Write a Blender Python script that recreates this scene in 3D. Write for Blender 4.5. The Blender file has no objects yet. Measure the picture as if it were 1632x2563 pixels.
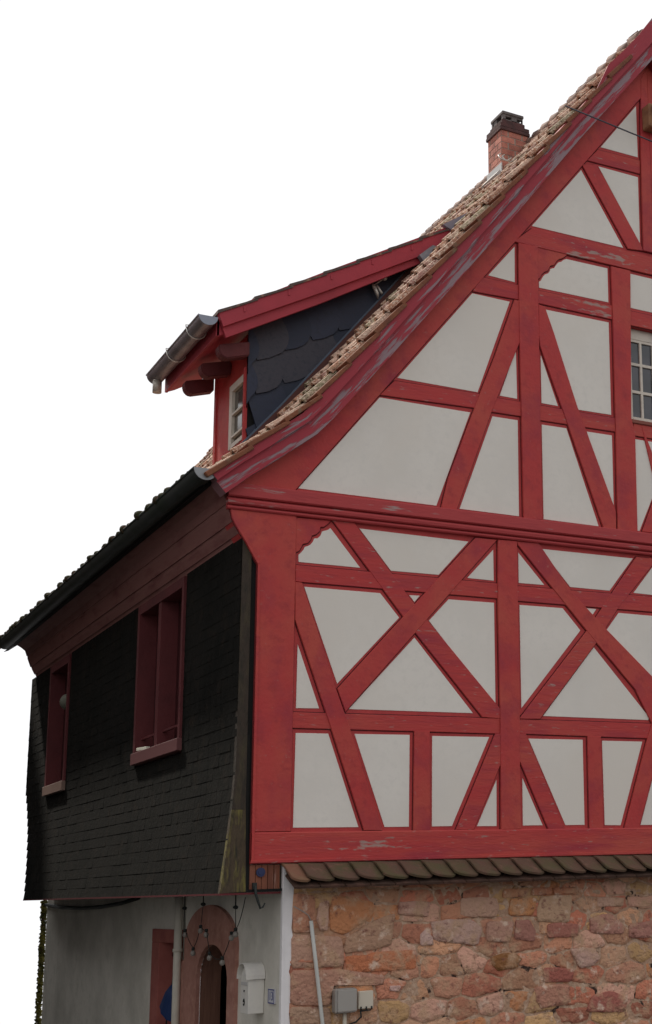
import bpy, bmesh, math, random
from mathutils import Vector, Matrix, noise
random.seed(7)
SC = bpy.context.scene
COL = SC.collection

# ---------------------------------------------------------------- camera
cam_d = bpy.data.cameras.new("camera"); cam = bpy.data.objects.new("camera", cam_d); COL.objects.link(cam)
RIGHT, DOWN, FWD = Vector((0.8393839, -0.5425045, -0.0335199)), Vector((0.0855978, 0.1928367, -0.9774902)), Vector((0.5367567, 0.8176203, 0.2083012))
m = Matrix((RIGHT, -DOWN, -FWD)).transposed().to_4x4(); m.translation = Vector((-3.5809076, -11.0524921, -0.1977061))
cam.matrix_world = m
cam_d.sensor_fit = 'HORIZONTAL'; cam_d.sensor_width = 36.0
cam_d.lens = 78.398801; cam_d.shift_x = -0.476552; cam_d.shift_y = 0.096175
cam_d.clip_start = 0.1; cam_d.clip_end = 2000
SC.camera = cam

# ---------------------------------------------------------------- sky: bright white overcast, a little dimmer away from the hidden sun
W = bpy.data.worlds.new("World"); SC.world = W; W.use_nodes = True
nt = W.node_tree; nt.nodes.clear()
out = nt.nodes.new('ShaderNodeOutputWorld'); bg = nt.nodes.new('ShaderNodeBackground')
tc = nt.nodes.new('ShaderNodeTexCoord')
dt = nt.nodes.new('ShaderNodeVectorMath'); dt.operation = 'DOT_PRODUCT'; dt.inputs[1].default_value = (0.45, 0.89, 0)
nt.links.new(tc.outputs['Generated'], dt.inputs[0])
rmp = nt.nodes.new('ShaderNodeValToRGB')
rmp.color_ramp.elements[0].position = 0.30; rmp.color_ramp.elements[0].color = (0.80, 0.79, 0.785, 1)
rmp.color_ramp.elements[1].position = 0.80; rmp.color_ramp.elements[1].color = (1.06, 1.06, 1.08, 1)
mp = nt.nodes.new('ShaderNodeMapRange'); mp.inputs['From Min'].default_value = -1; mp.inputs['From Max'].default_value = 1
nt.links.new(dt.outputs['Value'], mp.inputs['Value']); nt.links.new(mp.outputs[0], rmp.inputs[0])
nt.links.new(rmp.outputs[0], bg.inputs['Color']); bg.inputs['Strength'].default_value = 1.0
nt.links.new(bg.outputs[0], out.inputs['Surface'])

# ---------------------------------------------------------------- sun: veiled, behind and to the left of the gable
sd = bpy.data.lights.new("sun", 'SUN'); sd.energy = 3.2; sd.angle = math.radians(3); sd.color = (1, 0.93, 0.82)
sun = bpy.data.objects.new("sun", sd); COL.objects.link(sun)
sun.rotation_euler = Vector((-0.16, 0.66, 0.72)).to_track_quat('Z', 'Y').to_euler()
SC.view_settings.view_transform = 'Standard'; SC.view_settings.look = 'None'
SC.view_settings.exposure = 0; SC.view_settings.gamma = 1
SC.render.film_transparent = False
SC.cycles.max_bounces = 6

# ---------------------------------------------------------------- helpers
def tag(o, label=None, cat=None, group=None, kind=None):
    if label: o['label'] = label
    if cat: o['category'] = cat
    if group: o['group'] = group
    if kind: o['kind'] = kind
    return o
def empty(name, loc=(0, 0, 0), **k):
    o = bpy.data.objects.new(name, None); o.location = loc; o.empty_display_size = .2; COL.objects.link(o); return tag(o, **k)
def link(name, bm, mats, parent=None, smooth=False, **k):
    bmesh.ops.recalc_face_normals(bm, faces=bm.faces)
    me = bpy.data.meshes.new(name); bm.to_mesh(me); bm.free()
    for mt in (mats if isinstance(mats, (list, tuple)) else [mats]): me.materials.append(mt)
    if smooth:
        for f in me.polygons: f.use_smooth = True
    o = bpy.data.objects.new(name, me); COL.objects.link(o)
    if parent:
        o.parent = parent
        o.matrix_parent_inverse = Matrix.Translation(-parent.location)   # children are modelled in world coordinates
    return tag(o, **k)
def NB(): return bmesh.new()
def face(bm, pts, mi=0):
    try:
        f = bm.faces.new([bm.verts.new(p) for p in pts]); f.material_index = mi; return f
    except Exception: return None
def box(bm, a, b, mi=0, bev=0, rot=None, piv=None):
    x0, y0, z0 = [min(u, v) for u, v in zip(a, b)]; x1, y1, z1 = [max(u, v) for u, v in zip(a, b)]
    r = bmesh.ops.create_cube(bm, size=1)
    vs = r['verts']
    for v in vs:
        v.co = Vector(((x0 + x1) / 2 + v.co.x * (x1 - x0), (y0 + y1) / 2 + v.co.y * (y1 - y0), (z0 + z1) / 2 + v.co.z * (z1 - z0)))
    fs = set(f for v in vs for f in v.link_faces)
    for f in fs: f.material_index = mi
    if rot:
        pv = Vector(piv) if piv else Vector(((x0 + x1) / 2, (y0 + y1) / 2, (z0 + z1) / 2))
        for v in vs: v.co = pv + rot @ (v.co - pv)
    if bev:
        es = list(set(e for v in vs for e in v.link_edges))
        bmesh.ops.bevel(bm, geom=es, offset=bev, segments=1, affect='EDGES', material=mi)
def offs(poly, d):
    """miter offset of a 2d polygon; positive d shrinks"""
    n = len(poly); A = sum(poly[i][0] * poly[(i + 1) % n][1] - poly[(i + 1) % n][0] * poly[i][1] for i in range(n))
    s = 1 if A > 0 else -1; out = []
    for i in range(n):
        p0, p1, p2 = [Vector(poly[(i + k) % n][:2]) for k in (-1, 0, 1)]
        e1 = (p1 - p0); e2 = (p2 - p1)
        if e1.length < 1e-6 or e2.length < 1e-6: out.append((p1.x, p1.y)); continue
        e1.normalize(); e2.normalize()
        n1 = Vector((-e1.y, e1.x)) * s; n2 = Vector((-e2.y, e2.x)) * s
        b = n1 + n2; L = b.length
        if L < 1e-4: out.append((p1.x, p1.y)); continue
        b /= L; c = max(.35, b.dot(n1)); q = p1 + b * (d / c); out.append((q.x, q.y))
    return out
def gprism(bm, poly, y0, y1, bev=0, mi=0, ring=0, ring_y=0, ring_mi=1):
    """polygon in the gable plane (x,z) raised from y0 to y1 (y1<y0 is outward) with a chamfer"""
    top = offs(poly, bev) if bev else poly
    def V(P, y): return [bm.verts.new((p[0], y, p[1])) for p in P]
    n = len(poly); a = V(poly, y0); b = V(poly, y1 + bev) if bev else None; c = V(top, y1)
    loops = [a, b, c] if bev else [a, c]
    for L0, L1 in zip(loops, loops[1:]):
        for i in range(n):
            f = bm.faces.new((L0[i], L0[(i + 1) % n], L1[(i + 1) % n], L1[i])); f.material_index = mi
    f = bm.faces.new(c); f.material_index = mi
    if ring:
        o = V(offs(poly, -ring), ring_y); q = V(poly, ring_y)
        for i in range(n):
            f = bm.faces.new((o[i], o[(i + 1) % n], q[(i + 1) % n], q[i])); f.material_index = ring_mi
def extr(bm, prof, axis, a0, a1, mi=0, cap=True):
    """closed profile extruded along axis ('y': profile (x,z); 'x': profile (y,z))"""
    def P(p, a): return (p[0], a, p[1]) if axis == 'y' else (a, p[0], p[1])
    A = [bm.verts.new(P(p, a0)) for p in prof]; B = [bm.verts.new(P(p, a1)) for p in prof]; n = len(prof)
    for i in range(n):
        f = bm.faces.new((A[i], A[(i + 1) % n], B[(i + 1) % n], B[i])); f.material_index = mi
    if cap:
        for L in (A, B):
            f = bm.faces.new(L); f.material_index = mi
def tube(bm, pts, r, seg=8, mi=0, cap=True):
    pts = [Vector(p) for p in pts]; rings = []
    up = Vector((0.13, 0.31, 0.94)).normalized()
    for i, p in enumerate(pts):
        d = (pts[min(i + 1, len(pts) - 1)] - pts[max(i - 1, 0)]).normalized()
        u = d.cross(up)
        if u.length < .05: u = d.cross(Vector((1, 0, 0)))
        u.normalize(); v = d.cross(u); rr = r[i] if isinstance(r, (list, tuple)) else r
        rings.append([bm.verts.new(p + (u * math.cos(t) + v * math.sin(t)) * rr) for t in [2 * math.pi * k / seg for k in range(seg)]])
    for a, b in zip(rings, rings[1:]):
        for k in range(seg):
            f = bm.faces.new((a[k], a[(k + 1) % seg], b[(k + 1) % seg], b[k])); f.material_index = mi; f.smooth = True
    if cap:
        for q in (rings[0], rings[-1]): bm.faces.new(q).material_index = mi
def ball(bm, c, r, mi=0, sz=1, seg=10):
    q = bmesh.ops.create_uvsphere(bm, u_segments=seg, v_segments=max(6, seg - 2), radius=r)
    for v in q['verts']: v.co = Vector(c) + Vector((v.co.x, v.co.y, v.co.z * sz))
    for f in set(f for v in q['verts'] for f in v.link_faces): f.material_index = mi; f.smooth = True

# ---------------------------------------------------------------- materials
def mat(name, col, rough=.75, nz=None, bump=None, spec=.3, metal=0, attr=None, stretch=(1, 1, 1)):
    """nz: list of (scale, detail, colour, lo, hi) noise layers mixed over col; bump: (scale, strength, distance)"""
    M = bpy.data.materials.new(name); M.use_nodes = True; t = M.node_tree; b = t.nodes['Principled BSDF']
    b.inputs['Roughness'].default_value = rough; b.inputs['Metallic'].default_value = metal
    b.inputs['Specular IOR Level'].default_value = spec
    tc = t.nodes.new('ShaderNodeTexCoord'); mp = t.nodes.new('ShaderNodeMapping'); t.links.new(tc.outputs['Object'], mp.inputs[0])
    mp.inputs['Scale'].default_value = stretch
    cur = t.nodes.new('ShaderNodeRGB'); cur.outputs[0].default_value = (*col, 1); cur = cur.outputs[0]
    if attr:
        a = t.nodes.new('ShaderNodeAttribute'); a.attribute_name = attr; cur = a.outputs['Color']
    for (sc, de, c2, lo, hi) in (nz or []):
        n = t.nodes.new('ShaderNodeTexNoise'); n.inputs['Scale'].default_value = sc; n.inputs['Detail'].default_value = de
        n.inputs['Roughness'].default_value = .62
        t.links.new(mp.outputs[0], n.inputs['Vector'])
        r = t.nodes.new('ShaderNodeMapRange'); r.inputs['From Min'].default_value = lo; r.inputs['From Max'].default_value = hi
        t.links.new(n.outputs['Fac'], r.inputs['Value'])
        mx = t.nodes.new('ShaderNodeMix'); mx.data_type = 'RGBA'; t.links.new(r.outputs[0], mx.inputs['Factor'])
        t.links.new(cur, mx.inputs[6]); mx.inputs[7].default_value = (*c2, 1); cur = mx.outputs[2]
    t.links.new(cur, b.inputs['Base Color'])
    if bump:
        n = t.nodes.new('ShaderNodeTexNoise'); n.inputs['Scale'].default_value = bump[0]; n.inputs['Detail'].default_value = 5
        t.links.new(mp.outputs[0], n.inputs['Vector'])
        bp = t.nodes.new('ShaderNodeBump'); bp.inputs['Strength'].default_value = bump[1]; bp.inputs['Distance'].default_value = bump[2]
        t.links.new(n.outputs['Fac'], bp.inputs['Height']); t.links.new(bp.outputs[0], b.inputs['Normal'])
    return M
RED = (.46, .044, .045)
M_red = mat('red_paint', RED, .6, [(1.3, 3, (.47, .075, .055), .42, .68), (9, 6, (.32, .032, .038), .52, .80), (2.1, 4, (.34, .034, .05), .50, .70), (22, 6, (.42, .11, .10), .64, .74)], (30, .35, .01))
M_rail = mat('red_paint_weathered', RED, .6, [(1.3, 3, (.46, .072, .055), .42, .68), (9, 6, (.33, .036, .045), .52, .8), (14, 6, (.34, .20, .18), .655, .72), (3.1, 3, (.35, .035, .05), .5, .7)], (30, .35, .01), stretch=(.35, 1, 2.2))
def spots(M, L):
    """bare scuffs with a place and shape of their own: (x, z, half length, half height)"""
    t = M.node_tree; N = t.nodes.new; K = t.links.new; b = t.nodes['Principled BSDF']; src = b.inputs['Base Color'].links[0].from_socket
    tc = N('ShaderNodeTexCoord'); n = N('ShaderNodeTexNoise'); mp = N('ShaderNodeMapping'); mp.inputs['Scale'].default_value = (9, 1, 34); K(tc.outputs['Object'], mp.inputs[0]); K(mp.outputs[0], n.inputs['Vector']); n.inputs['Scale'].default_value = 1; n.inputs['Detail'].default_value = 7
    acc = None
    for (x, z, rx, rz) in L:
        m2 = N('ShaderNodeMapping'); m2.vector_type = 'TEXTURE'; m2.inputs['Location'].default_value = (x, 0, z); m2.inputs['Scale'].default_value = (rx, 1e4, rz); K(tc.outputs['Object'], m2.inputs[0])
        ln = N('ShaderNodeVectorMath'); ln.operation = 'LENGTH'; K(m2.outputs[0], ln.inputs[0])
        r = N('ShaderNodeMapRange'); r.inputs['From Min'].default_value = 1; r.inputs['From Max'].default_value = 0; r.inputs['To Max'].default_value = .26; K(ln.outputs['Value'], r.inputs['Value'])
        if acc is None: acc = r.outputs[0]
        else: a = N('ShaderNodeMath'); a.operation = 'MAXIMUM'; K(acc, a.inputs[0]); K(r.outputs[0], a.inputs[1]); acc = a.outputs[0]
    a = N('ShaderNodeMath'); a.operation = 'ADD'; K(acc, a.inputs[0]); K(n.outputs['Fac'], a.inputs[1])
    th = N('ShaderNodeMapRange'); th.inputs['From Min'].default_value = .62; th.inputs['From Max'].default_value = .74; th.inputs['To Max'].default_value = .75; K(a.outputs[0], th.inputs['Value'])
    mx = N('ShaderNodeMix'); mx.data_type = 'RGBA'; K(th.outputs[0], mx.inputs[0]); K(src, mx.inputs[6]); mx.inputs[7].default_value = (.36, .30, .27, 1); K(mx.outputs[2], b.inputs['Base Color'])
spots(M_rail, [(1.00, .125, .42, .055), (3.091, 5.751, 0.22, 0.05), (3.310, 5.824, 0.2, 0.05), (3.530, 5.823, 0.3, 0.07), (3.276, 5.270, 0.35, 0.05), (3.367, 5.196, 0.3, 0.04)])
M_base = mat('red_border_paint', (.46, .05, .05), .62, [(5, 4, (.36, .04, .045), .45, .7)], (60, .3, .01))
M_gap = mat('timber_joint', (.10, .016, .02), .9)
M_plaster = mat('white_render', (.77, .735, .69), .9, [(1.1, 4, (.70, .665, .62), .42, .72), (16, 5, (.72, .69, .65), .48, .7), (.5, 5, (.735, .69, .635), .5, .65), (7, 7, (.62, .58, .53), .70, .80)], (45, .12, .004))
M_side = mat('old_plaster', (.72, .69, .63), .92, [(1.4, 5, (.52, .50, .45), .42, .68), (7, 5, (.60, .58, .52), .5, .7)], (20, .4, .01))
M_lead = mat('lead', (.25, .26, .30), .5, [(8, 4, (.17, .18, .21), .4, .7)], metal=.3)
M_zinc = mat('zinc_gutter', (.30, .29, .32), .4, [(5, 4, (.20, .19, .21), .4, .7)], metal=.5)
M_dkzinc = mat('old_gutter', (.05, .055, .055), .6, [(4, 4, (.03, .04, .03), .4, .7)], metal=.2)
M_glass = mat('window_glass', (.03, .035, .045), .06, [(3, 2, (.06, .06, .08), .4, .6)], spec=.8)
M_white = mat('white_frame_paint', (.66, .60, .53), .5, [(10, 3, (.55, .50, .44), .5, .7)])
M_dark = mat('dark_void', (.012, .012, .012), .9)
M_iron = mat('iron', (.03, .035, .035), .6, metal=.3)
M_bright = mat('galvanised_steel', (.75, .75, .72), .35, metal=.3)
M_wood = mat('door_wood', (.16, .075, .05), .7, [(6, 5, (.09, .04, .03), .4, .7)], (12, .5, .01), stretch=(1, 1, .15))
M_sand = mat('red_sandstone', (.42, .21, .17), .85, [(4, 5, (.30, .13, .10), .42, .7), (14, 4, (.50, .28, .22), .5, .75)], (25, .5, .01))
M_mould = mat('moulding_red', (.42, .05, .055), .6, [(10, 6, (.33, .036, .045), .5, .8), (7, 7, (.36, .25, .24), .60, .67)], (30, .3, .01), stretch=(.28, 1, 2.5))

M_cove = mat('shaded_red_boards', (.28, .125, .115), .75, [(1.2, 4, (.26, .12, .11), .45, .7), (9, 5, (.15, .045, .045), .5, .8)], (25, .3, .01), stretch=(1, .25, 1))  # duller than the gable red: shade of the lane put into the colour
M_winred = mat('shaded_red_paint', (.135, .030, .034), .65, [(3, 4, (.10, .024, .028), .45, .7)], (25, .3, .01))  # darkened copy of the red paint, with shade put into its colour
def tree_peel():
    """bargeboard paint: red with grey bare wood flaking, densest along the board's lower edge (uv.y = 0)"""
    M = bpy.data.materials.new('peeling_bargeboard_paint'); M.use_nodes = True; t = M.node_tree; b = t.nodes['Principled BSDF']
    N = t.nodes.new; L = t.links.new
    b.inputs['Roughness'].default_value = .65; b.inputs['Specular IOR Level'].default_value = .3
    uv = N('ShaderNodeUVMap'); mp = N('ShaderNodeMapping'); mp.inputs['Scale'].default_value = (1.35, 16, 1); L(uv.outputs[0], mp.inputs[0])
    n = N('ShaderNodeTexNoise'); n.inputs['Scale'].default_value = 1.25; n.inputs['Detail'].default_value = 7; n.inputs['Roughness'].default_value = .6; L(mp.outputs[0], n.inputs['Vector'])
    sp = N('ShaderNodeSeparateXYZ'); L(uv.outputs[0], sp.inputs[0])
    r = N('ShaderNodeMapRange'); r.inputs['From Min'].default_value = 0; r.inputs['From Max'].default_value = .20; r.inputs['From Min'].default_value = .0
    r.inputs['To Min'].default_value = .095; r.inputs['To Max'].default_value = -.03; L(sp.outputs['Y'], r.inputs['Value'])
    ad = N('ShaderNodeMath'); ad.operation = 'ADD'; L(n.outputs['Fac'], ad.inputs[0]); L(r.outputs[0], ad.inputs[1])
    th = N('ShaderNodeMapRange'); th.inputs['From Min'].default_value = .556; th.inputs['From Max'].default_value = .61; L(ad.outputs[0], th.inputs['Value'])
    n2 = N('ShaderNodeTexNoise'); n2.inputs['Scale'].default_value = 9; n2.inputs['Detail'].default_value = 5; L(mp.outputs[0], n2.inputs['Vector'])
    red = N('ShaderNodeMix'); red.data_type = 'RGBA'; red.inputs[6].default_value = (.40, .042, .060, 1); red.inputs[7].default_value = (.30, .035, .055, 1); L(n2.outputs['Fac'], red.inputs[0])
    gr = N('ShaderNodeMix'); gr.data_type = 'RGBA'; gr.inputs[6].default_value = (.33, .27, .30, 1); gr.inputs[7].default_value = (.25, .13, .15, 1); L(n2.outputs['Fac'], gr.inputs[0])
    mx = N('ShaderNodeMix'); mx.data_type = 'RGBA'; L(th.outputs[0], mx.inputs[0]); L(red.outputs[2], mx.inputs[6]); L(gr.outputs[2], mx.inputs[7])
    L(mx.outputs[2], b.inputs['Base Color'])
    bp = N('ShaderNodeBump'); bp.inputs['Strength'].default_value = .5; bp.inputs['Distance'].default_value = .006; bp.invert = True
    L(th.outputs[0], bp.inputs['Height']); L(bp.outputs[0], b.inputs['Normal'])
    return M
M_peel = tree_peel()
def setcol(o, fn):
    """one colour per face into the attribute 'tone'"""
    me = o.data; ca = me.color_attributes.new('tone', 'FLOAT_COLOR', 'CORNER')
    for i, p in enumerate(me.polygons):
        c = fn(i, p)
        for li in p.loop_indices: ca.data[li].color = (*c, 1)

# ---------------------------------------------------------------- surveyed outlines (metres in the gable plane: x, z)
PANELS={"p1":[[0.348,2.4336],[0.347,2.4931],[0.3686,2.5158],[0.3891,2.5408],[0.4003,2.5672],[0.4234,2.5752],[0.4465,2.5891],[0.4695,2.618],[0.4773,2.6442],[0.5101,2.6511],[0.5333,2.6755],[0.5447,2.707],[0.5481,2.7143],[0.5799,2.7247],[0.6035,2.7365],[0.6188,2.7498],[0.886,2.433]],"p2":[[0.8761,2.7736],[1.9016,2.7624],[1.6102,2.4356],[1.1644,2.4321]],"p3":[[2.1457,2.7121],[2.1472,2.4294],[1.8851,2.4315]],"p4":[[0.3998,2.2293],[1.0664,2.2293],[1.2398,2.0302],[0.6928,1.4402]],"p5":[[1.3333,2.233],[1.4304,2.2359],[1.3811,2.1762]],"p6":[[1.7027,2.2249],[2.1471,2.2288],[2.1487,1.304],[1.5162,2.0236]],"p7":[[0.3526,1.7469],[0.5412,1.2309],[0.3467,1.2262]],"p8":[[1.3808,1.8672],[1.9283,1.2384],[0.7945,1.2342]],"p9":[[0.3478,1.0266],[0.621,1.0281],[0.887,0.276],[0.3385,0.2771]],"p10":[[0.8469,1.0316],[1.3368,1.0361],[1.3294,0.275],[1.1142,0.2749]],"p11":[[1.543,1.0321],[2.0829,1.036],[1.7215,0.2769],[1.5377,0.2752]],"p12":[[2.1488,0.6696],[2.1443,0.273],[1.9566,0.2736]],"p13":[[2.403,0.6858],[2.5971,0.2758],[2.4005,0.2752]],"p14":[[2.4705,1.031],[3.0274,1.0343],[3.0245,0.2755],[2.8276,0.2749]],"p15":[[3.2328,1.0305],[3.6712,1.0317],[3.405,0.2685],[3.2362,0.2712]],"p17":[[2.3996,2.7104],[2.6626,2.4329],[2.3986,2.4296]],"p18":[[2.632,2.7685],[3.6346,2.7725],[3.3616,2.4367],[2.9355,2.4366]],"p20":[[2.4032,2.2285],[2.8495,2.2319],[3.0326,2.0375],[2.4051,1.2988]],"p21":[[3.1044,2.2508],[3.2099,2.2497],[3.1638,2.1862]],"p23":[[3.172,1.8881],[3.7491,1.2699],[3.7476,1.2343],[2.6229,1.2361]],"p24":[[0.3339,3.0602],[1.0547,3.9699],[1.9302,3.9683],[1.5908,3.0561]],"p25":[[2.1562,3.9655],[2.4169,3.9671],[2.4128,3.0514],[1.8165,3.0535]],"p26":[[2.67,3.9629],[2.9361,3.9663],[3.2626,3.0483],[2.6696,3.0517]],"p27":[[3.1596,3.9669],[3.4425,3.9686],[3.4368,3.2025]],"p29":[[2.4093,4.6553],[2.4149,4.1748],[2.2331,4.1772]],"p30":[[2.6738,4.653],[2.85,4.173],[2.6733,4.1747]],"p31":[[2.7402,5.1211],[3.4456,5.1263],[3.4405,4.1763],[3.0726,4.1714]],"p32":[[1.2209,4.1787],[1.9621,5.1272],[2.353,5.1231],[2.0071,4.1732]],"p33":[[2.1299,5.3414],[2.4147,5.6942],[2.4098,5.331]],"p34":[[2.6711,5.3306],[2.6724,5.3903],[2.6935,5.4086],[2.7136,5.4475],[2.7365,5.4774],[2.7742,5.498],[2.7943,5.5274],[2.8008,5.5498],[2.8432,5.5687],[2.8667,5.6061],[2.89,5.635],[2.9236,5.6508],[2.9515,5.6767],[2.9822,5.6919],[3.4511,5.6958],[3.4498,5.3368]],"p36":[[2.6059,5.9502],[3.1766,6.6842],[3.6465,5.9574]],"p37":[[3.3829,6.7763],[3.8539,6.779],[3.849,6.0471]],"p38":[[3.4156,6.9959],[3.8611,7.5794],[3.8613,7.0026]],"p19":[[3.6292,2.4375],[3.87,2.7237],[3.87,2.4334]],"p22":[[3.3066,2.0478],[3.4547,2.2315],[3.87,2.2299],[3.87,1.439]],"p16":[[3.6207,0.269],[3.87,0.9653],[3.87,0.269]],"p28":[[3.6972,3.9696],[3.96,3.9696],[3.96,3.5606],[3.723,3.0533],[3.6919,3.05]],"c35":[[3.7121,5.6956],[4.2879,5.6956],[4.294,5.3309],[3.706,5.3309]]}
BEAMS={"post2":["timber_post",3,[[2.1852,2.806],[2.3778,2.8104],[2.3775,1.2019],[2.3722,0.8389],[2.3706,0.2442],[2.1792,0.2416],[2.1849,1.2375],[2.1772,2.2593]]],"rail1a":["timber_rail",1,[[0.3197,2.4047],[2.1848,2.4054],[2.1827,2.2684],[0.3221,2.2649]]],"rail1b":["timber_rail",1,[[2.3677,2.3984],[3.93,2.416],[3.93,2.267],[2.3653,2.2616]]],"rail2a":["timber_rail",1,[[0.3124,1.1923],[2.1937,1.1997],[2.1916,1.0658],[0.3146,1.0648]]],"rail2b":["timber_rail",1,[[2.3761,1.1983],[3.7766,1.201],[3.7252,1.0606],[2.3738,1.0704]]],"X1":["timber_brace",1.5,[[0.6263,2.8233],[0.8186,2.8267],[1.1645,2.4108],[1.3773,2.1558],[2.1949,1.2795],[2.1936,1.1962],[2.0128,1.2059],[1.3833,1.9084],[1.2833,2.025]]],"X2":["timber_brace",2,[[0.6898,1.3953],[1.9648,2.8022],[2.1797,2.8054],[0.7619,1.2074]]],"br3":["timber_brace",2.5,[[0.3165,2.2599],[0.3763,2.2581],[0.6721,1.4106],[0.8103,1.0474],[1.087,0.2467],[0.9304,0.2484],[0.5874,1.2181],[0.3219,1.9464]]],"stud1":["timber_stud",2,[[1.3738,1.0667],[1.5168,1.0682],[1.5141,0.242],[1.3634,0.2436]]],"br4":["timber_brace",1.8,[[2.1386,1.0656],[2.1943,1.067],[2.1905,0.8126],[1.9204,0.2444],[1.7528,0.2439]]],"br5":["timber_brace",1.8,[[2.3738,1.0716],[2.4414,1.0709],[2.8087,0.2408],[2.6467,0.2425],[2.3695,0.8388]]],"stud2":["timber_stud",2,[[3.0712,1.0672],[3.2123,1.0682],[3.2092,0.2366],[3.0671,0.2381]]],"X3":["timber_brace",2,[[2.3751,2.8101],[2.6048,2.8167],[2.9372,2.3947],[3.2928,2.0763],[3.8031,1.6427],[3.7795,1.1985],[3.6006,1.5192],[3.1711,1.9539],[2.3857,2.7822]]],"X4":["timber_brace",1.5,[[2.3762,1.2018],[3.0859,2.0246],[3.6692,2.7904],[3.9229,2.7943],[3.833,2.7059],[3.449,2.2803],[3.1693,1.8968],[2.5836,1.2059]]],"br6":["timber_brace",2.5,[[3.5868,0.2327],[3.4358,0.2343],[3.7206,1.0605],[3.78,1.2112],[3.93,1.5996],[3.93,1.1999]]],"brk1":["carved_bracket",1.2,[[0.3128,2.8063],[0.6204,2.8133],[0.597,2.7826],[0.5559,2.749],[0.5288,2.7461],[0.5245,2.713],[0.4921,2.6782],[0.4571,2.6654],[0.4459,2.6295],[0.4231,2.5994],[0.3791,2.5858],[0.3657,2.5557],[0.3488,2.5253],[0.3179,2.5075]]],"u_post1":["timber_post",3,[[2.4445,5.7314],[2.6533,5.7382],[2.6453,4.0214],[2.6409,3.0395],[2.4515,3.0277],[2.4471,3.9914],[2.4393,4.8854]]],"u_post3":["timber_post",3,[[3.4819,5.7183],[3.7098,5.7197],[3.6613,4.1754],[3.699,4.0153],[3.6883,3.039],[3.4639,3.0261],[3.4778,4.0106],[3.4848,5.0844]]],"tie":["timber_rail",2.2,[[2.5978,5.9174],[4.0,5.927],[4.0,5.732],[2.3966,5.7358]]],"u_rail1a":["timber_rail",1,[[2.0479,5.3063],[2.4513,5.3069],[2.4486,5.1587],[1.9623,5.1433]]],"u_rail1b":["timber_rail",1,[[2.6497,5.2958],[3.488,5.3089],[3.4829,5.1618],[2.6468,5.1644]]],"u_rail1c":["timber_rail",1,[[3.6902,5.2948],[4,5.2948],[4,5.1422],[3.6764,5.1422]]],"u_rail2a":["timber_rail",1,[[1.1915,4.1448],[2.0206,4.1572],[1.9847,4.0142],[1.052,3.9906]]],"u_rail2b":["timber_rail",1,[[2.1866,4.1474],[2.45,4.15],[2.4474,4.0072],[2.1429,4.0037]]],"u_rail2c":["timber_rail",1,[[2.6408,4.1469],[3.4828,4.1484],[3.4777,4.0079],[2.6376,4.0004]]],"u_rail2d":["timber_rail",1,[[3.69,4.1324],[4,4.1324],[4,4.0008],[3.69,4.0008]]],"u_br1":["timber_brace",2,[[2.3965,5.1482],[2.4484,5.1478],[2.4466,4.736],[2.3319,4.4616],[2.143,4.0102],[1.7738,3.0151],[1.6231,3.0043],[1.7032,3.324],[2.0135,4.1327],[2.1782,4.5407]]],"u_br2":["timber_brace",2,[[2.6554,5.1524],[2.7215,5.145],[2.8121,4.9058],[3.047,4.2174],[3.4523,3.2109],[3.4487,3.0245],[3.3126,3.0207],[3.1031,3.5813],[2.8822,4.1646],[2.6609,4.7347],[2.6487,4.8435]]],"u_br3":["timber_brace",1.6,[[3.746,3.045],[4.0,3.622],[4.22,4.1218],[3.966,3.045]]],"brk2":["carved_bracket",1.2,[[2.6473,5.7369],[2.9911,5.7377],[2.9599,5.7068],[2.9243,5.6792],[2.8876,5.6627],[2.8628,5.6333],[2.8363,5.5925],[2.7955,5.5766],[2.7829,5.5515],[2.7673,5.5216],[2.7296,5.4996],[2.6993,5.4695],[2.6791,5.4264],[2.652,5.404]]],"king":["timber_post",3,[[3.8863,7.0093],[3.9198,7.9],[4.0,8.05],[4.0,5.9717],[3.8737,5.9717]]],"t_rail":["timber_rail",1,[[3.3776,6.9559],[3.8815,6.9701],[3.8753,6.8176],[3.246,6.8024]]],"t_br":["timber_brace",1.7,[[3.1893,6.7433],[3.3562,6.7871],[3.8563,6.0267],[3.877,5.9725],[3.6946,5.9536],[3.1963,6.7158]]],"rafter":["timber_rafter",2.4,[[-0.21,3.03],[0.3,3.03],[1.2106,4.1984],[2.599,5.9739],[3.4166,7.026],[3.8624,7.6137],[4.0,7.78],[4.0,8.3],[0.0,3.3]]]}
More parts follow.
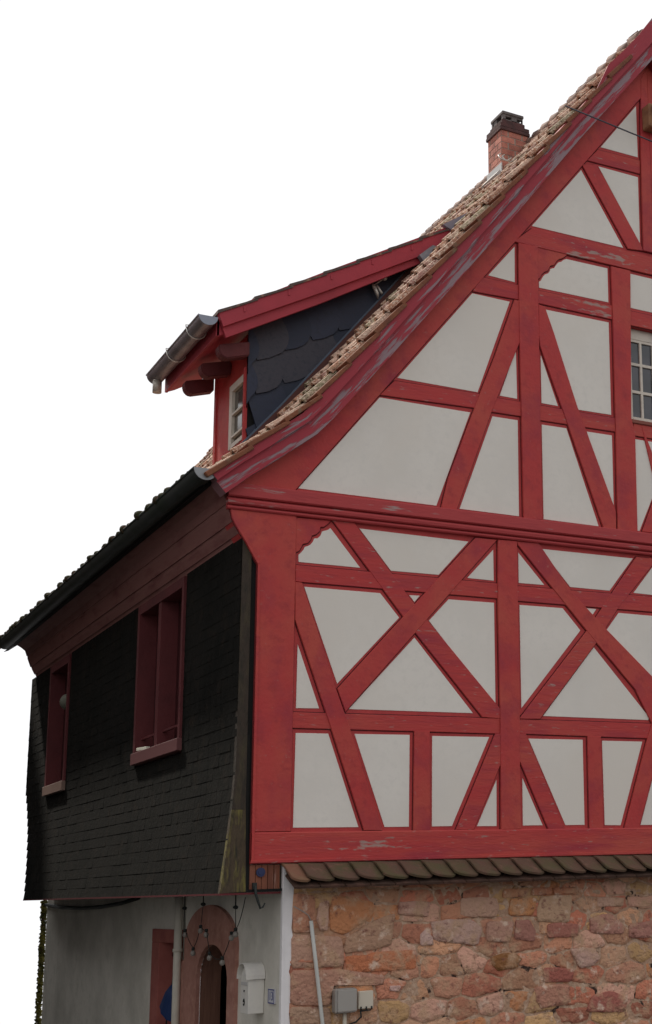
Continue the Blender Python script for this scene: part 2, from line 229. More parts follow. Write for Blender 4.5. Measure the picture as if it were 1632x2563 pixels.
HERO=[[[[0.657,-0.256],[0.835,-0.272],[1.007,-0.322],[1.028,-0.362],[0.997,-0.445],[0.765,-0.565],[0.691,-0.547],[0.652,-0.517],[0.643,-0.41]],[0.52,0.25,0.12]],[[[0.348,-0.231],[0.522,-0.251],[0.529,-0.405],[0.521,-0.53],[0.348,-0.533],[0.341,-0.378]],[0.47,0.25,0.16]],[[[0.559,-0.31],[0.636,-0.294],[0.633,-0.429],[0.624,-0.525],[0.572,-0.53],[0.535,-0.434]],[0.6,0.42,0.35]],[[[0.334,-0.551],[0.485,-0.552],[0.739,-0.581],[0.768,-0.696],[0.762,-0.812],[0.489,-0.8],[0.338,-0.802]],[0.46,0.3,0.22]],[[[0.777,-0.73],[0.966,-0.731],[1.009,-0.714],[1.367,-0.714],[1.387,-0.789],[1.38,-0.867],[1.117,-0.866],[0.788,-0.862]],[0.5,0.2,0.1]],[[[0.333,-0.813],[0.54,-0.821],[0.757,-0.829],[1.117,-0.9],[1.096,-0.976],[0.675,-0.948],[0.651,-1.031],[0.646,-1.097],[0.333,-1.072]],[0.42,0.25,0.18]],[[[0.786,-0.586],[0.901,-0.528],[1.04,-0.461],[1.208,-0.414],[1.186,-0.542],[1.17,-0.669],[0.966,-0.702],[0.761,-0.71]],[0.42,0.28,0.19]],[[[1.235,-0.331],[1.368,-0.326],[1.515,-0.338],[1.493,-0.458],[1.356,-0.445],[1.224,-0.427]],[0.5,0.32,0.25]],[[[1.423,-0.593],[1.468,-0.555],[1.529,-0.623],[1.537,-0.688],[1.423,-0.684]],[0.56,0.42,0.37]],[[[1.515,-0.502],[1.671,-0.484],[1.902,-0.499],[1.994,-0.58],[1.946,-0.71],[1.546,-0.654]],[0.5,0.36,0.3]],[[[1.155,-0.98],[1.247,-0.986],[1.247,-1.035],[1.155,-1.023]],[0.58,0.42,0.38]],[[[0.333,-1.087],[0.494,-1.095],[0.657,-1.116],[0.669,-1.249],[0.336,-1.222]],[0.38,0.27,0.19]],[[[2.262,-0.338],[2.51,-0.339],[2.506,-0.413],[2.467,-0.49],[2.242,-0.478],[2.243,-0.423]],[0.54,0.27,0.12]],[[[2.557,-0.332],[2.707,-0.327],[2.869,-0.33],[2.856,-0.448],[2.83,-0.566],[2.676,-0.557],[2.518,-0.54],[2.511,-0.445]],[0.5,0.36,0.24]],[[[2.197,-0.254],[2.441,-0.262],[2.415,-0.33],[2.178,-0.329]],[0.48,0.25,0.14]],[[[2.474,-0.253],[2.671,-0.259],[2.663,-0.323],[2.458,-0.322]],[0.46,0.22,0.13]],[[[2.686,-0.259],[2.925,-0.267],[2.933,-0.324],[2.682,-0.324]],[0.46,0.22,0.13]],[[[2.614,-0.563],[2.777,-0.56],[2.931,-0.582],[2.919,-0.686],[2.611,-0.683]],[0.38,0.17,0.13]],[[[2.07,-0.818],[2.159,-0.787],[2.279,-0.783],[2.363,-0.835],[2.313,-0.914],[2.133,-0.932],[2.075,-0.879]],[0.26,0.13,0.05]],[[[2.834,-0.79],[2.948,-0.778],[3.076,-0.79],[3.141,-0.879],[3.072,-0.939],[2.93,-0.958]],[0.5,0.35,0.29]],[[[2.568,-0.93],[2.717,-0.934],[2.87,-0.959],[2.845,-1.062],[2.566,-1.049]],[0.35,0.13,0.1]],[[[2.482,-1.085],[2.639,-1.07],[2.828,-1.082],[2.811,-1.25],[2.684,-1.254],[2.536,-1.261],[2.489,-1.194]],[0.44,0.24,0.17]],[[[3.045,-1.192],[3.245,-1.163],[3.413,-1.239],[3.385,-1.357],[2.983,-1.326]],[0.36,0.14,0.11]],[[[3.046,-0.536],[3.163,-0.509],[3.268,-0.508],[3.412,-0.623],[3.381,-0.689],[3.042,-0.665]],[0.44,0.24,0.19]],[[[2.308,-0.52],[2.442,-0.524],[2.501,-0.623],[2.487,-0.708],[2.293,-0.681]],[0.37,0.19,0.15]],[[[3.453,-0.608],[3.722,-0.582],[3.858,-0.599],[3.852,-0.743],[3.446,-0.725]],[0.4,0.21,0.17]],[[[2.032,-0.518],[2.296,-0.53],[2.272,-0.612],[2.244,-0.696],[2.019,-0.684]],[0.45,0.28,0.21]],[[[3.129,-0.361],[3.247,-0.36],[3.406,-0.376],[3.396,-0.447],[3.126,-0.442]],[0.52,0.36,0.27]],[[[1.789,-0.323],[1.952,-0.314],[2.13,-0.33],[2.153,-0.409],[2.116,-0.491],[1.787,-0.467]],[0.5,0.34,0.25]]]

# ================================================================ HOUSE
def mir(P): return [(8 - x, z) for x, z in P]
house = empty('half_timbered_house', (0, 0, -2.4), label='red and white half-timbered house with a steep tiled roof over a rough sandstone ground floor', cat='house')

# ---- gable wall (red painted ground under the panels), window notch
bm = NB()
L_ = [(0, 0), (4, 0), (4, 4.14), (3.67, 4.14), (3.67, 5.14), (4, 5.14), (4, 8.2), (.5, 3.69), (0, 3.15), (-.2, 2.95), (-.2, 2.72), (-.12, 2.58), (-.015, 2.405), (0, 2.38)]
for P in (L_, mir(L_)): extr(bm, P, 'y', 0, .22)
link('gable_wall', bm, M_base, house)

# ---- white infill panels
MIDDLE = {'c35'}
for k, P in PANELS.items():
    for j, Q in enumerate([P] if k in MIDDLE else [P, mir(P)]):
        bm = NB(); gprism(bm, Q, 0, -.004, .001); link('plaster_panel', bm, M_plaster, house)
# ---- timbers
idx = 0
for k, (kind, lev, P) in BEAMS.items():
    for j, Q in enumerate((P, mir(P))):
        idx += 1; bm = NB()
        gprism(bm, Q, 0, -.006 - .0065 * lev - (idx % 7) * .0003, .004, ring=.008, ring_y=-.0012 - idx * .00001)
        link(kind, bm, [M_rail if 'rail' in kind or k in ('X1', 'X4', 'br4', 'br5') else M_red, M_gap], house)
def tim(kind, P, d, mt=M_red, bev=.005):
    bm = NB(); gprism(bm, P, 0, -d, bev, ring=.007, ring_y=-.003); return link(kind, bm, [mt, M_gap], house)
cp = [(0, .247), (.314, .247), (.318, 2.83), (-.235, 2.83), (-.215, 2.74), (-.185, 2.68), (-.121, 2.585), (-.019, 2.41), (0, 2.38)]
tim('corner_post', cp, .024); tim('corner_post', mir(cp), .0243)
tim('timber_post', [(3.9, .24), (4.1, .24), (4.1, 2.83), (3.9, 2.83)], .022)
bm = NB(); extr(bm, [(0, 0), (-.030, .006), (-.030, .016), (-.028, .022), (-.028, .234), (-.022, .244), (0, .244)], 'x', 0, 8)
extr(bm, [(-.0285, .008), (-.038, .010), (-.038, .028), (-.0285, .032)], 'x', -.004, 8.004)
link('sill_beam', bm, [M_rail], house)
bm = NB()   # thin edge trim down the corner post and its flare
for (a, b) in (((0, .02), (0, 2.38)), ((0, 2.38), (-.019, 2.41)), ((-.019, 2.41), (-.121, 2.587))):
    d = (Vector(b) - Vector(a)).normalized(); n = Vector((d.y, -d.x)) * .022
    extr(bm, [a, b, (b[0] + n.x, b[1] + n.y), (a[0] + n.x, a[1] + n.y)], 'y', -.01, -.034)
link('edge_trim', bm, M_red, house)
# cornice between the storeys
bm = NB()
pr = [(0, 3.036), (-.058, 3.028), (-.064, 3.02), (-.066, 2.925), (-.056, 2.915), (-.03, 2.914), (-.03, 2.902), (-.056, 2.898), (-.06, 2.885), (-.056, 2.862), (-.046, 2.852), (-.022, 2.850), (-.022, 2.842), (-.042, 2.838), (-.044, 2.826), (-.036, 2.815), (0, 2.812)]
extr(bm, pr, 'x', -.262, 8.262)
link('cornice', bm, M_mould, house)

# ---- bargeboards
LOW = [(-.312, 2.905), (-.121, 3.069), (.16, 3.285), (.439, 3.507), (.58, 3.665), (.706, 3.822), (1.094, 4.311), (1.636, 5.01), (2.196, 5.737), (3.081, 6.922), (4, 8.09)]
def line_norm(P):
    out = []
    for i, p in enumerate(P):
        a = Vector(P[max(i - 1, 0)]); b = Vector(P[min(i + 1, len(P) - 1)]); d = (b - a).normalized(); out.append(Vector((-d.y, d.x)))
    out[-1] = Vector((0, 1.62)); return out
NL = line_norm(LOW)
def resample(P, N, k):
    out = []
    for i in range(len(P) - 1):
        for q in range(k): 
            t = q / k; out.append((Vector(P[i]).lerp(Vector(P[i + 1]), t), N[i].lerp(N[i + 1], t)))
    out.append((Vector(P[-1]), N[-1])); return out
RS = resample(LOW, NL, 6)
def board(name, w0, w1, y0, y1, side, mt, wob=0):
    bm = NB(); uvl = bm.loops.layers.uv.new('UVMap'); u = 0; prev = None; rows = []
    for i, (p, n) in enumerate(RS):
        if i: u += (p - RS[i - 1][0]).length
        wb = wob * (noise.noise(Vector((u * 2.3, w0 * 9, 3))))
        q0 = p + n * (w0 + wb * .4); q1 = p + n * (w1 + wb + ((.070 + .016 * math.sin(u * 15)) * max(0, min(1, (p.x - 3.40) / .12)) if w1 > .2 else 0))
        if side: q0 = Vector((8 - q0.x, q0.y)); q1 = Vector((8 - q1.x, q1.y))
        y1_ = y1 if w1 < .2 else y1 + (-.172 - y1) * max(0, min(1, (p.x - 3.2) / .1))
        rows.append((u + side * 20, [bm.verts.new((q0.x, y1, q0.y)), bm.verts.new((q0.x, y0, q0.y)), bm.verts.new((q1.x, y0, q1.y)), bm.verts.new((q1.x, y1_, q1.y))]))
    V = [w0 - .01, w0, w1, w1 + .01]
    for (ua, a), (ub, b) in zip(rows, rows[1:]):
        for k in range(4):
            k2 = (k + 1) % 4; f = bm.faces.new((a[k], a[k2], b[k2], b[k]))
            for lp, (uu, vv) in zip(f.loops, ((ua, V[k]), (ua, V[k2]), (ub, V[k2]), (ub, V[k]))): lp[uvl].uv = (uu, vv)
    bm.faces.new(rows[0][1]); bm.faces.new(rows[-1][1])
    link(name, bm, mt, house)
for s in (0, 1):
    board('bargeboard', 0, .125, -.150, -.003, s, M_peel)
    board('bargeboard', .119, .205, -.182, -.06, s, M_peel, .006)

# ---- roof covering
TL = [(-.52, 3.02), (-.44, 3.084), (-.159, 3.33), (.154, 3.596), (.412, 3.848), (.664, 4.17), (4.0, 8.46)]
def ztile(x):
    for a, b in zip(TL, TL[1:]):
        if x <= b[0]: return a[1] + (b[1] - a[1]) * (x - a[0]) / (b[0] - a[0])
    return TL[-1][1]
def sag(x, y): return .06 * min(1, max(0, (y - .35) / 1.4)) * max(0, min(1, x / 4)) * (1 + .25 * math.sin(y * .9))
XS = [-.5, -.17, .13, .405] + [.664 + .2485 * i for i in range(14)]     # lower ends of the courses
XS = [x for x in XS if x < 3.95] + [4.0]
tile_rng = random.Random(3)
def tone_tile(r):
    t = r.random(); v = 1.0 + .45 * r.random()
    c = (.36, .185, .12) if t < .35 else (.50, .33, .25) if t < .7 else (.30, .16, .13) if t < .9 else (.30, .25, .16)
    return tuple(a * v for a in c)
M_tile = mat('clay_roof_tile', (.4, .2, .14), .85, [(38, 6, (.74, .58, .46), .48, .62), (26, 6, (.11, .055, .045), .56, .66), (3, 3, (.22, .20, .12), .58, .75)], (55, 1.0, .03), attr='tone')
M_vtile = mat('verge_tile_clay', (.23, .085, .045), .85, [(7, 6, (.15, .06, .04), .45, .7), (12, 5, (.19, .13, .08), .56, .7)], (40, .6, .01))
def tiles(side, y0, y1, name):
    bm = NB(); tones = []; w = .212
    for i, x0 in enumerate(XS[:-1]):
        x1 = XS[i + 1]; n = int((y1 - y0) / w) + 1
        for j in range(n):
            ya = y0 + j * w + (0 if i % 2 else 0); yb = min(ya + w * 1.02, y1 + .05)
            jz = tile_rng.uniform(-.006, .010); jx = tile_rng.uniform(-.012, .012); tn = tone_tile(tile_rng)
            px = (x1 + .05 - x0); sl = (ztile(x1) - ztile(x0)) / (x1 - x0); c = 1 / math.hypot(1, sl); nx, nz = -sl * c, c
            prof = [(0, .004), (.10, .030), (.2, .036), (.32, .022), (.42, .004), (.7, .0), (1.0, .008)]
            g = []
            for (t, lift) in ((0, .034 + jz), (1, -.012)):
                row = []
                for (v, h) in prof:
                    y = ya + (yb - ya) * v; x = x0 + jx + px * t; z = ztile(x0) + sl * (x - x0) - .034
                    z -= sag(x, y); hh = h + lift
                    X = x + nx * hh; Z = z + nz * hh
                    row.append((8 - X if side else X, y, Z))
                g.append(row)
            lo = [(p[0] - (nx * .024) * (-1 if side else 1), p[1], p[2] - nz * .024) for p in g[0]]
            A, B, D = [[bm.verts.new(p) for p in r] for r in (g[0], g[1], lo)]
            for k in range(len(prof) - 1):
                bm.faces.new((A[k], A[k + 1], B[k + 1], B[k])); bm.faces.new((D[k], D[k + 1], A[k + 1], A[k])); tones += [tn, tn]
            bm.faces.new((A[0], B[0], D[0])); bm.faces.new((A[-1], D[-1], B[-1])); tones += [tn, tn]
    me = bpy.data.meshes.new(name); bm.to_mesh(me); bm.free(); me.materials.append(M_tile)
    o = bpy.data.objects.new(name, me); COL.objects.link(o); o.parent = house; o.matrix_parent_inverse = Matrix.Translation((0, 0, 2.4))
    setcol(o, lambda i, p: tones[i])
    return o
tiles(0, 0.03, 9.0, 'roof_tiles'); tiles(1, 0.03, 9.0, 'roof_tiles')
# roof deck under the tiles
bm = NB()
for s in (0, 1):
    P = [(x, ztile(x) - .09 - (.10 if x > 3.9 else .02 if x > .6 else 0)) for x in (-.46, -.159, .154, .412, .664, 4.0)]
    P += [(4.0, 8.1), (.7, 3.95), (.4, 3.6), (0, 3.3), (-.4, 3.0)]
    extr(bm, mir(P) if s else P, 'y', .02, 8.95)
link('roof_deck', bm, M_dark, house)
# verge tiles, each a slab seen from its edge
for s in (0, 1):
    for i, x0 in enumerate(XS[:-1]):
        x1 = XS[i + 1]; sl = (ztile(x1) - ztile(x0)) / (x1 - x0); c = 1 / math.hypot(1, sl); n = Vector((-sl * c, c)); d = Vector((c, sl * c))
        a = Vector((x0, ztile(x0))) + n * .004; b = Vector((x1, ztile(x1))) + d * .03 - n * .028
        th = .040 + tile_rng.uniform(-.004, .006)
        P = [tuple(a), tuple(b), tuple(b - n * th * .9), tuple(a - n * (th + .004))]
        hi = x0 > 3.4
        bm = NB(); extr(bm, mir(P) if s else P, 'y', -.15 if hi else -.206 + tile_rng.uniform(-.006, .006), .06)
        bmesh.ops.bevel(bm, geom=bm.edges[:], offset=.006, segments=1, affect='EDGES')
        # rough lip along the top
        link('verge_tile', bm, M_vtile, house)
# lime mortar/tile undulation strip right behind the verge
bm = NB()
for j in range(44):
    y = -.02 + .21 * j; z = 8.46 - sag(4, y)
    tube(bm, [(4, y, z - .03), (4, y + .1, z - .02), (4, y + .225, z - .01)], [.07, .075, .085], 10)
link('ridge_tiles', bm, mat('ridge_clay', (.24, .15, .12), .8, [(9, 5, (.13, .08, .07), .45, .65)], (30, .6, .01)), house)

# ---- eaves: cove boards, gutter
for s in (0, 1):
    P = [(-.415, 3.02), (-.33, 2.97), (-.28, 2.93), (-.258, 2.865), (-.248, 2.862), (-.245, 2.83), (-.205, 2.722), (-.195, 2.724), (-.183, 2.69), (-.150, 2.628), (-.142, 2.632), (-.118, 2.583), (0, 2.55), (0, 3.3), (-.38, 3.05)]
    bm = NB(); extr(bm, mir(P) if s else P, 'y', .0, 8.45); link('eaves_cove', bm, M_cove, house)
def halfpipe(bm, cx, cz, r, y0, y1, seg=12, dz=0, caps=True):
    A = []; B = []
    for k in range(seg + 1):
        t = math.pi + math.pi * k / seg
        A.append(bm.verts.new((cx + r * math.cos(t), y0, cz + r * math.sin(t)))); B.append(bm.verts.new((cx + r * math.cos(t), y1, cz + dz + r * math.sin(t))))
    for k in range(seg): bm.faces.new((A[k], A[k + 1], B[k + 1], B[k])).smooth = True
    tube(bm, [(cx - r, y0, cz), (cx - r, y1, cz + dz)], .011, 6)
for s in (0, 1):
    gx = 8.48 if s else -.48
    bm = NB(); halfpipe(bm, gx, 3.080, .092, -.16, 8.72, dz=-.01); g = link('gutter', bm, M_dkzinc, house)
    bm = NB(); P = [(gx + .095 * math.cos(math.pi + math.pi * k / 14), 3.083 + .095 * math.sin(math.pi + math.pi * k / 14)) for k in range(15)]
    extr(bm, P, 'y', -.172, -.161); link('end_cap', bm, mat('gutter_end_cap', (.30, .31, .33), .45, metal=.3) if not s else M_zinc, g)
    bm = NB(); x0, x1 = (gx + .06, gx + .085) if not s else (gx - .085, gx - .06)
    box(bm, (x0, -.02, 2.99), (x1, 8.5, 3.12)); link('fascia', bm, M_dark, house)

bm = NB(); rr = random.Random(31); y = -.1
while y < 8.7:
    r_ = rr.uniform(.018, .060); ball(bm, (-.56 + rr.uniform(-.004, .03), y, 3.078 + r_ * .25), r_, seg=7, sz=rr.uniform(.5, 1.0)); y += rr.uniform(.02, .16)
link('gutter_moss', bm, mat('dark_moss', (.045, .045, .022), .95, [(20, 3, (.09, .05, .035), .5, .6)], (60, 1.0, .02)), house, kind='stuff')
# ---- slate hung side walls, flaring at the foot
M_slate = mat('old_slate', (.013, .012, .0105), .95, [(2, 5, (.008, .008, .007), .4, .65), (6, 4, (.022, .017, .013), .55, .75)], (25, .5, .01), spec=.08)
def sx(z):
    P = [(-.215, -.215), (-.2, -.1), (.2, 0), ]
    K = [(-.215, -.222), (.0, -.196), (.2, -.172), (.42, -.150), (.65, -.132), (.9, -.125), (2.7, -.125)]
    for a, b in zip(K, K[1:]):
        if z <= b[0]: return a[1] + (b[1] - a[1]) * (z - a[0]) / (b[0] - a[0])
    return -.125
WIN1 = (1.56, 3.17, 1.02, 2.58); WIN2 = (6.33, 7.42, 1.0, 2.58)
def slates(s):
    bm = NB(); ys = [0.0, WIN1[0], WIN1[1], WIN2[0], WIN2[1], 8.45]
    z = -.215; k = 0; hs = []
    while z < 2.585: hs.append(z); z += .1005
    hs.append(2.60)
    for za, zb in zip(hs, hs[1:]):
        ys[-1] = 7.95 + .78 * max(0, min(1, (za + .2) / 1.3))
        for a, b in zip(ys, ys[1:]):
            if (a, b) in ((WIN1[0], WIN1[1]), (WIN2[0], WIN2[1])) and za > .95 and not s: continue
            y = a
            while y < b - .001:
                y2 = min(b, y + .15); o = random.uniform(-.004, .004); xa = sx(za) - .003 + o * .4; xb = sx(zb) - .001
                P = [(xa, y, za), (xa, y2 - .003, za), (xb, y2 - .003, zb), (xb, y, zb)]; Q = [(sx(za) + .004, y, za), (sx(za) + .004, y2, za)]
                if s: P = [(8 - p[0], *p[1:]) for p in P]; Q = [(8 - p[0], *p[1:]) for p in Q]
                face(bm, P); face(bm, [P[0], P[1], Q[1], Q[0]]); y = y2
    link('slate_cladding', bm, M_slate, house)
    bm = NB()   # backing
    for a, b in zip(ys[:-2], ys[1:-1]):
        for (z0, z1) in ((-.215, .2), (.2, 1.0), (1.0, 2.6)):
            if not s and z0 == 1.0 and a in (WIN1[0], WIN2[0]): continue
            P = [(sx(z0) + .012, z0), (sx(z1) + .012, z1), (-.06 if z0 > .9 else -.02, z1), (-.06 if z0 > .9 else -.02, z0)]
            extr(bm, mir(P) if s else P, 'y', a + .001, b - .0005)
    for za, zb in zip(hs, hs[1:]):     # the far end follows the raking edge of the slates
        yb = 7.95 + .78 * max(0, min(1, (za + .2) / 1.3)) - .008
        P = [(sx(za) + .002, za), (sx(zb) + .002, zb), (-.02, zb), (-.02, za)]
        extr(bm, mir(P) if s else P, 'y', WIN2[1] + .001, yb)
    link('wall_backing', bm, M_dark, house)
slates(0); slates(1)
M_moss = mat('mossy_slate_edge', (.075, .055, .036), .9, [(5, 6, (.17, .145, .045), .48, .62), (11, 5, (.03, .028, .022), .5, .7)], (20, .7, .02), stretch=(2.2, 1, .6))
M_moss2 = mat('dark_slate_edge', (.050, .038, .030), .9, [(4, 5, (.075, .062, .035), .50, .70), (11, 5, (.03, .028, .022), .5, .7)], (20, .7, .02), stretch=(2.2, 1, .6))
for s in (0, 1):
    for nm, mt, P in (('slate_edge', M_moss2, [(-.119, 2.575), (-.045, 2.45), (-.045, .42), (-.154, .42), (-.136, .65), (-.128, .9)]), ('mossy_slate_edge', M_moss, [(-.045, .419), (-.03, -.205), (-.230, -.212), (-.2, .0), (-.176, .2), (-.154, .419)])):
        bm = NB(); extr(bm, mir(P) if s else P, 'y', -.006, .05); link(nm, bm, mt, house)
    P = [(-.06, 2.47), (-.021, 2.405), (-.002, 2.375), (-.002, -.205), (-.05, -.205)]
    bm = NB(); extr(bm, mir(P) if s else P, 'y', .012, .05); link('dark_gap', bm, M_dark, house)
# jetty underside, end planks and dark red trim
M_plank = mat('reddish_planks', (.27, .10, .06), .8, [(3, 5, (.16, .06, .04), .42, .65), (9, 5, (.38, .22, .18), .6, .75)], (20, .4, .01), stretch=(3, 1, .3))
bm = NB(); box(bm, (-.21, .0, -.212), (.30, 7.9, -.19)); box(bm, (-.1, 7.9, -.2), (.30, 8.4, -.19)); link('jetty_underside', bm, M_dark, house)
bm = NB()
xx = 0.0
while xx < .24:
    box(bm, (xx + .002, .004 + random.uniform(0, .006), -.205), (xx + .046, .03, -.006)); xx += .0485
link('jetty_planks', bm, M_plank, house)
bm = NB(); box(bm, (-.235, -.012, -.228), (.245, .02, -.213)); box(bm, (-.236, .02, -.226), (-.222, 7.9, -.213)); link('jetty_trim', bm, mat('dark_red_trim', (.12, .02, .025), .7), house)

# ---- side windows
def side_window(W_, leaves, glob=False):
    y0, y1, z0, z1 = W_
    w = empty('window', (-.13, y0, z0)); w.parent = house; w.matrix_parent_inverse = Matrix.Translation((0, 0, 2.4))
    bm = NB(); xo, xi = -.150, .03
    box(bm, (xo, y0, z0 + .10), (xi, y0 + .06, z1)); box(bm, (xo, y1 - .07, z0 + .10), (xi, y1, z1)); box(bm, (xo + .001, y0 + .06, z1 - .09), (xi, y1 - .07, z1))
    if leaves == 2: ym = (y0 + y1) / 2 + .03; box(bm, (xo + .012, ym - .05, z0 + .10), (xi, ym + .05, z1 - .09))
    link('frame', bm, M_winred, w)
    bm = NB(); box(bm, (xo - .02, y0 - .005, z0), (xi, y1 + .005, z0 + .11), bev=.004); link('sill', bm, mat('sill_paint', (.16, .06, .062) if leaves == 2 else (.26, .17, .14), .6), w)
    ys = [(y0 + .06, ym - .05), (ym + .05, y1 - .07)] if leaves == 2 else [(y0 + .06, y1 - .07)]
    for a, b in ys:
        bm = NB(); box(bm, (.02, a, z0 + .11), (.028, b, z1 - .09)); link('pane', bm, mat('reddish_shutter', (.05, .012, .014), .5), w)
        if leaves == 2:
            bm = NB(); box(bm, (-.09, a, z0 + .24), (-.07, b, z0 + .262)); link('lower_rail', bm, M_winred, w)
    return w
side_window(WIN1, 2); side_window(WIN2, 1)
bm = NB(); box(bm, (-.16, 2.64, 1.134), (-.12, 3.00, 1.165), bev=.005, rot=Matrix.Rotation(.05, 3, 'X'))  # pale cream bar lying along the sill
tag(link('cream_bar', bm, mat('pale_cream', (.8, .78, .66), .8)), 'small cream roll lying on the red sill of the double side window', 'bar')
bm = NB(); ball(bm, (-.08, 6.58, 2.05), .105, seg=16, sz=.95)
tube(bm, [(-.08, 6.58, 2.14), (-.08, 6.58, 2.20)], .03, 10); tube(bm, [(-.08, 6.58, 2.2), (-.08, 6.58, 2.49)], .006, 5)
tag(link('globe_lamp', bm, mat('grey_globe', (.17, .175, .14), .7)), 'pale grey round globe hanging in the narrow far window of the slate wall', 'lamp')

# ---- main gable window
w = empty('window', (4, .07, 4.2)); w.parent = house; w.matrix_parent_inverse = Matrix.Translation((0, 0, 2.4))
bm = NB()
for (a, b) in (((3.67, .055, 4.18), (3.735, .10, 5.14)), ((4.265, .055, 4.18), (4.33, .10, 5.14)), ((3.735, .056, 5.03), (4.265, .10, 5.14)), ((3.735, .056, 4.18), (4.265, .10, 4.222))): box(bm, a, b, bev=.004)
link('frame', bm, M_white, w)
bm = NB()
box(bm, (3.735, .060, 5.005), (4.265, .09, 5.029)); box(bm, (3.985, .05, 4.222), (4.015, .09, 5.005), bev=.003)
for x in (3.851, 4.149): box(bm, (x - .014, .058, 4.222), (x + .014, .085, 5.005), bev=.003)
for z in (4.484, 4.771):
    for a, b in ((3.735, 3.837), (3.865, 3.985), (4.015, 4.135), (4.163, 4.265)): box(bm, (a, .0595, z - .014), (b, .085, z + .014))
link('muntins', bm, M_white, w)
bm = NB()
xs = [3.735, 3.851, 4.0, 4.149, 4.265]; zs = [4.222, 4.484, 4.771, 5.03]
for a, b in zip(xs, xs[1:]):
    for c, d in zip(zs, zs[1:]):
        t = random.uniform(-.004, .004); face(bm, [(a, .078 + t, c), (b, .078 - t, c), (b, .078 - t, d), (a, .078 + t, d)])
link('pane', bm, M_glass, w)
bm = NB(); box(bm, (3.665, -.028, 4.125), (4.335, .056, 4.163), bev=.005); link('sill', bm, mat('window_sill', (.24, .08, .06), .7), w)
bm = NB(); box(bm, (3.6, .12, 4.1), (4.4, .13, 5.2)); box(bm, (3.6, .8, 4.0), (4.4, .82, 5.3)); link('interior', bm, mat('dim_interior', (.05, .045, .05), .9), w)

# ---- apex fitting
bm = NB(); box(bm, (3.915, -.16, 7.30), (4.085, -.023, 7.56), bev=.012); box(bm, (3.95, -.34, 7.44), (4.05, -.16, 7.54), bev=.01)
pb = link('pulley_block', bm, mat('weathered_oak', (.34, .17, .09), .85, [(8, 5, (.20, .09, .06), .45, .7)], (20, .5, .01)))
tag(pb, 'weathered brown wooden block with an iron wheel high on the king post under the ridge', 'pulley')
bm = NB(); tube(bm, [(4.06, -.30, 7.33), (4.10, -.30, 7.33)], .085, 18); tube(bm, [(4.08, -.3, 7.42), (4.08, -.3, 7.46)], .02, 6); link('wheel', bm, M_iron, pb)

# ---- rear and right side closure
bm = NB()
extr(bm, [(.02, -.19), (7.98, -.19), (7.95, 3.2), (4, 7.95), (.02, 3.2)], 'y', 8.46, 8.6); link('rear_wall', bm, M_side, house)
bm = NB(); box(bm, (7.7, .25, -2.8), (7.735, 8.45, -.2)); link('right_wall', bm, M_side, house)

# ================================================================ DORMER
dm = empty('dormer', (.34, 1.5, 3.9)); dm.parent = house; dm.matrix_parent_inverse = Matrix.Translation((0, 0, 2.4))
def dz(x): return 5.03 + .59 * x
DY0, DY1 = 1.25, 3.05
P = [(-.005, 5.00), (.075, 4.785), (.98, 5.305), (2.02, 5.945), (2.36, 6.25), (2.30, 6.38)]
mid = [(.03, 4.89), (.98, 5.41), (2.0, 6.01), (2.33, 6.31)]
low_b = [(.035, 4.885), (.075, 4.785), (.98, 5.305), (2.02, 5.945), (2.36, 6.22), (2.33, 6.315), (2.0, 6.02), (.98, 5.42)]
up_b = [(-.008, 5.005), (.037, 4.875), (.98, 5.405), (2.0, 6.005), (2.36, 6.25), (2.32, 6.40), (.98, 5.607)]
M_dred = mat('dormer_red', (.40, .042, .065), .55, [(2, 4, (.33, .036, .055), .42, .7)], (20, .2, .01))
bm = NB(); extr(bm, low_b, 'y', DY0 + .012, DY0 + .05); link('bargeboard', bm, M_dred, dm)
bm = NB(); extr(bm, up_b, 'y', DY0 - .022, DY0 + .04)
for i in range(5): 
    x = .22 + i * .42; box(bm, (x, DY0 - .03, dz(x) - .105), (x + .02, DY0 - .02, dz(x) - .055))
link('bargeboard', bm, M_dred, dm)
bm = NB(); extr(bm, [(.0, 4.955), (.0, 4.80), (.09, 4.84), (2.2, 6.1), (2.3, 6.30)], 'y', DY0 + .05, DY1); link('roof_boarding', bm, M_dred, dm)
bm = NB(); tones = []; rr = random.Random(5)
for i in range(7):
    x = -.02 + i * .335
    for j in range(9):
        y = DY0 - .035 + j * .208; th = .03
        extr(bm, [(x, dz(x) + .004), (x + .37, dz(x + .37) - .028), (x + .37, dz(x + .37) - .045), (x, dz(x) - .028)], 'y', y, y + .2)
link('roof_tiles', bm, mat('dormer_tile', (.10, .075, .07), .8, [(10, 5, (.45, .25, .17), .55, .72)], (30, .5, .01)), dm)
# gutter with brackets
bm = NB(); halfpipe(bm, -.098, 4.955, .086, 1.25, 3.08, dz=.01); dg = link('gutter', bm, M_zinc, dm)
bm = NB(); extr(bm, [(-.098 + .088 * math.cos(math.pi + math.pi * k / 14), 4.957 + .088 * math.sin(math.pi + math.pi * k / 14)) for k in range(15)], 'y', 1.238, 1.25); link('end_cap', bm, mat('blue_zinc', (.26, .29, .36), .45, metal=.3), dg)
for y in (1.62, 2.3):
    bm = NB(); tube(bm, [(-.098 + .094 * math.cos(math.pi + math.pi * k / 8), y, 4.957 + .094 * math.sin(math.pi + math.pi * k / 8)) for k in range(9)], .006, 5); tube(bm, [(-.192, y, 4.955), (-.2, y, 4.985), (-.17, y, 4.99)], .006, 5); link('bracket', bm, M_bright, dg)
bm = NB(); tube(bm, [(-.10, 2.98, 4.89), (-.10, 2.98, 4.76)], .045, 12); link('outlet_pipe', bm, mat('pale_zinc', (.5, .47, .42), .5, metal=.2), dg)
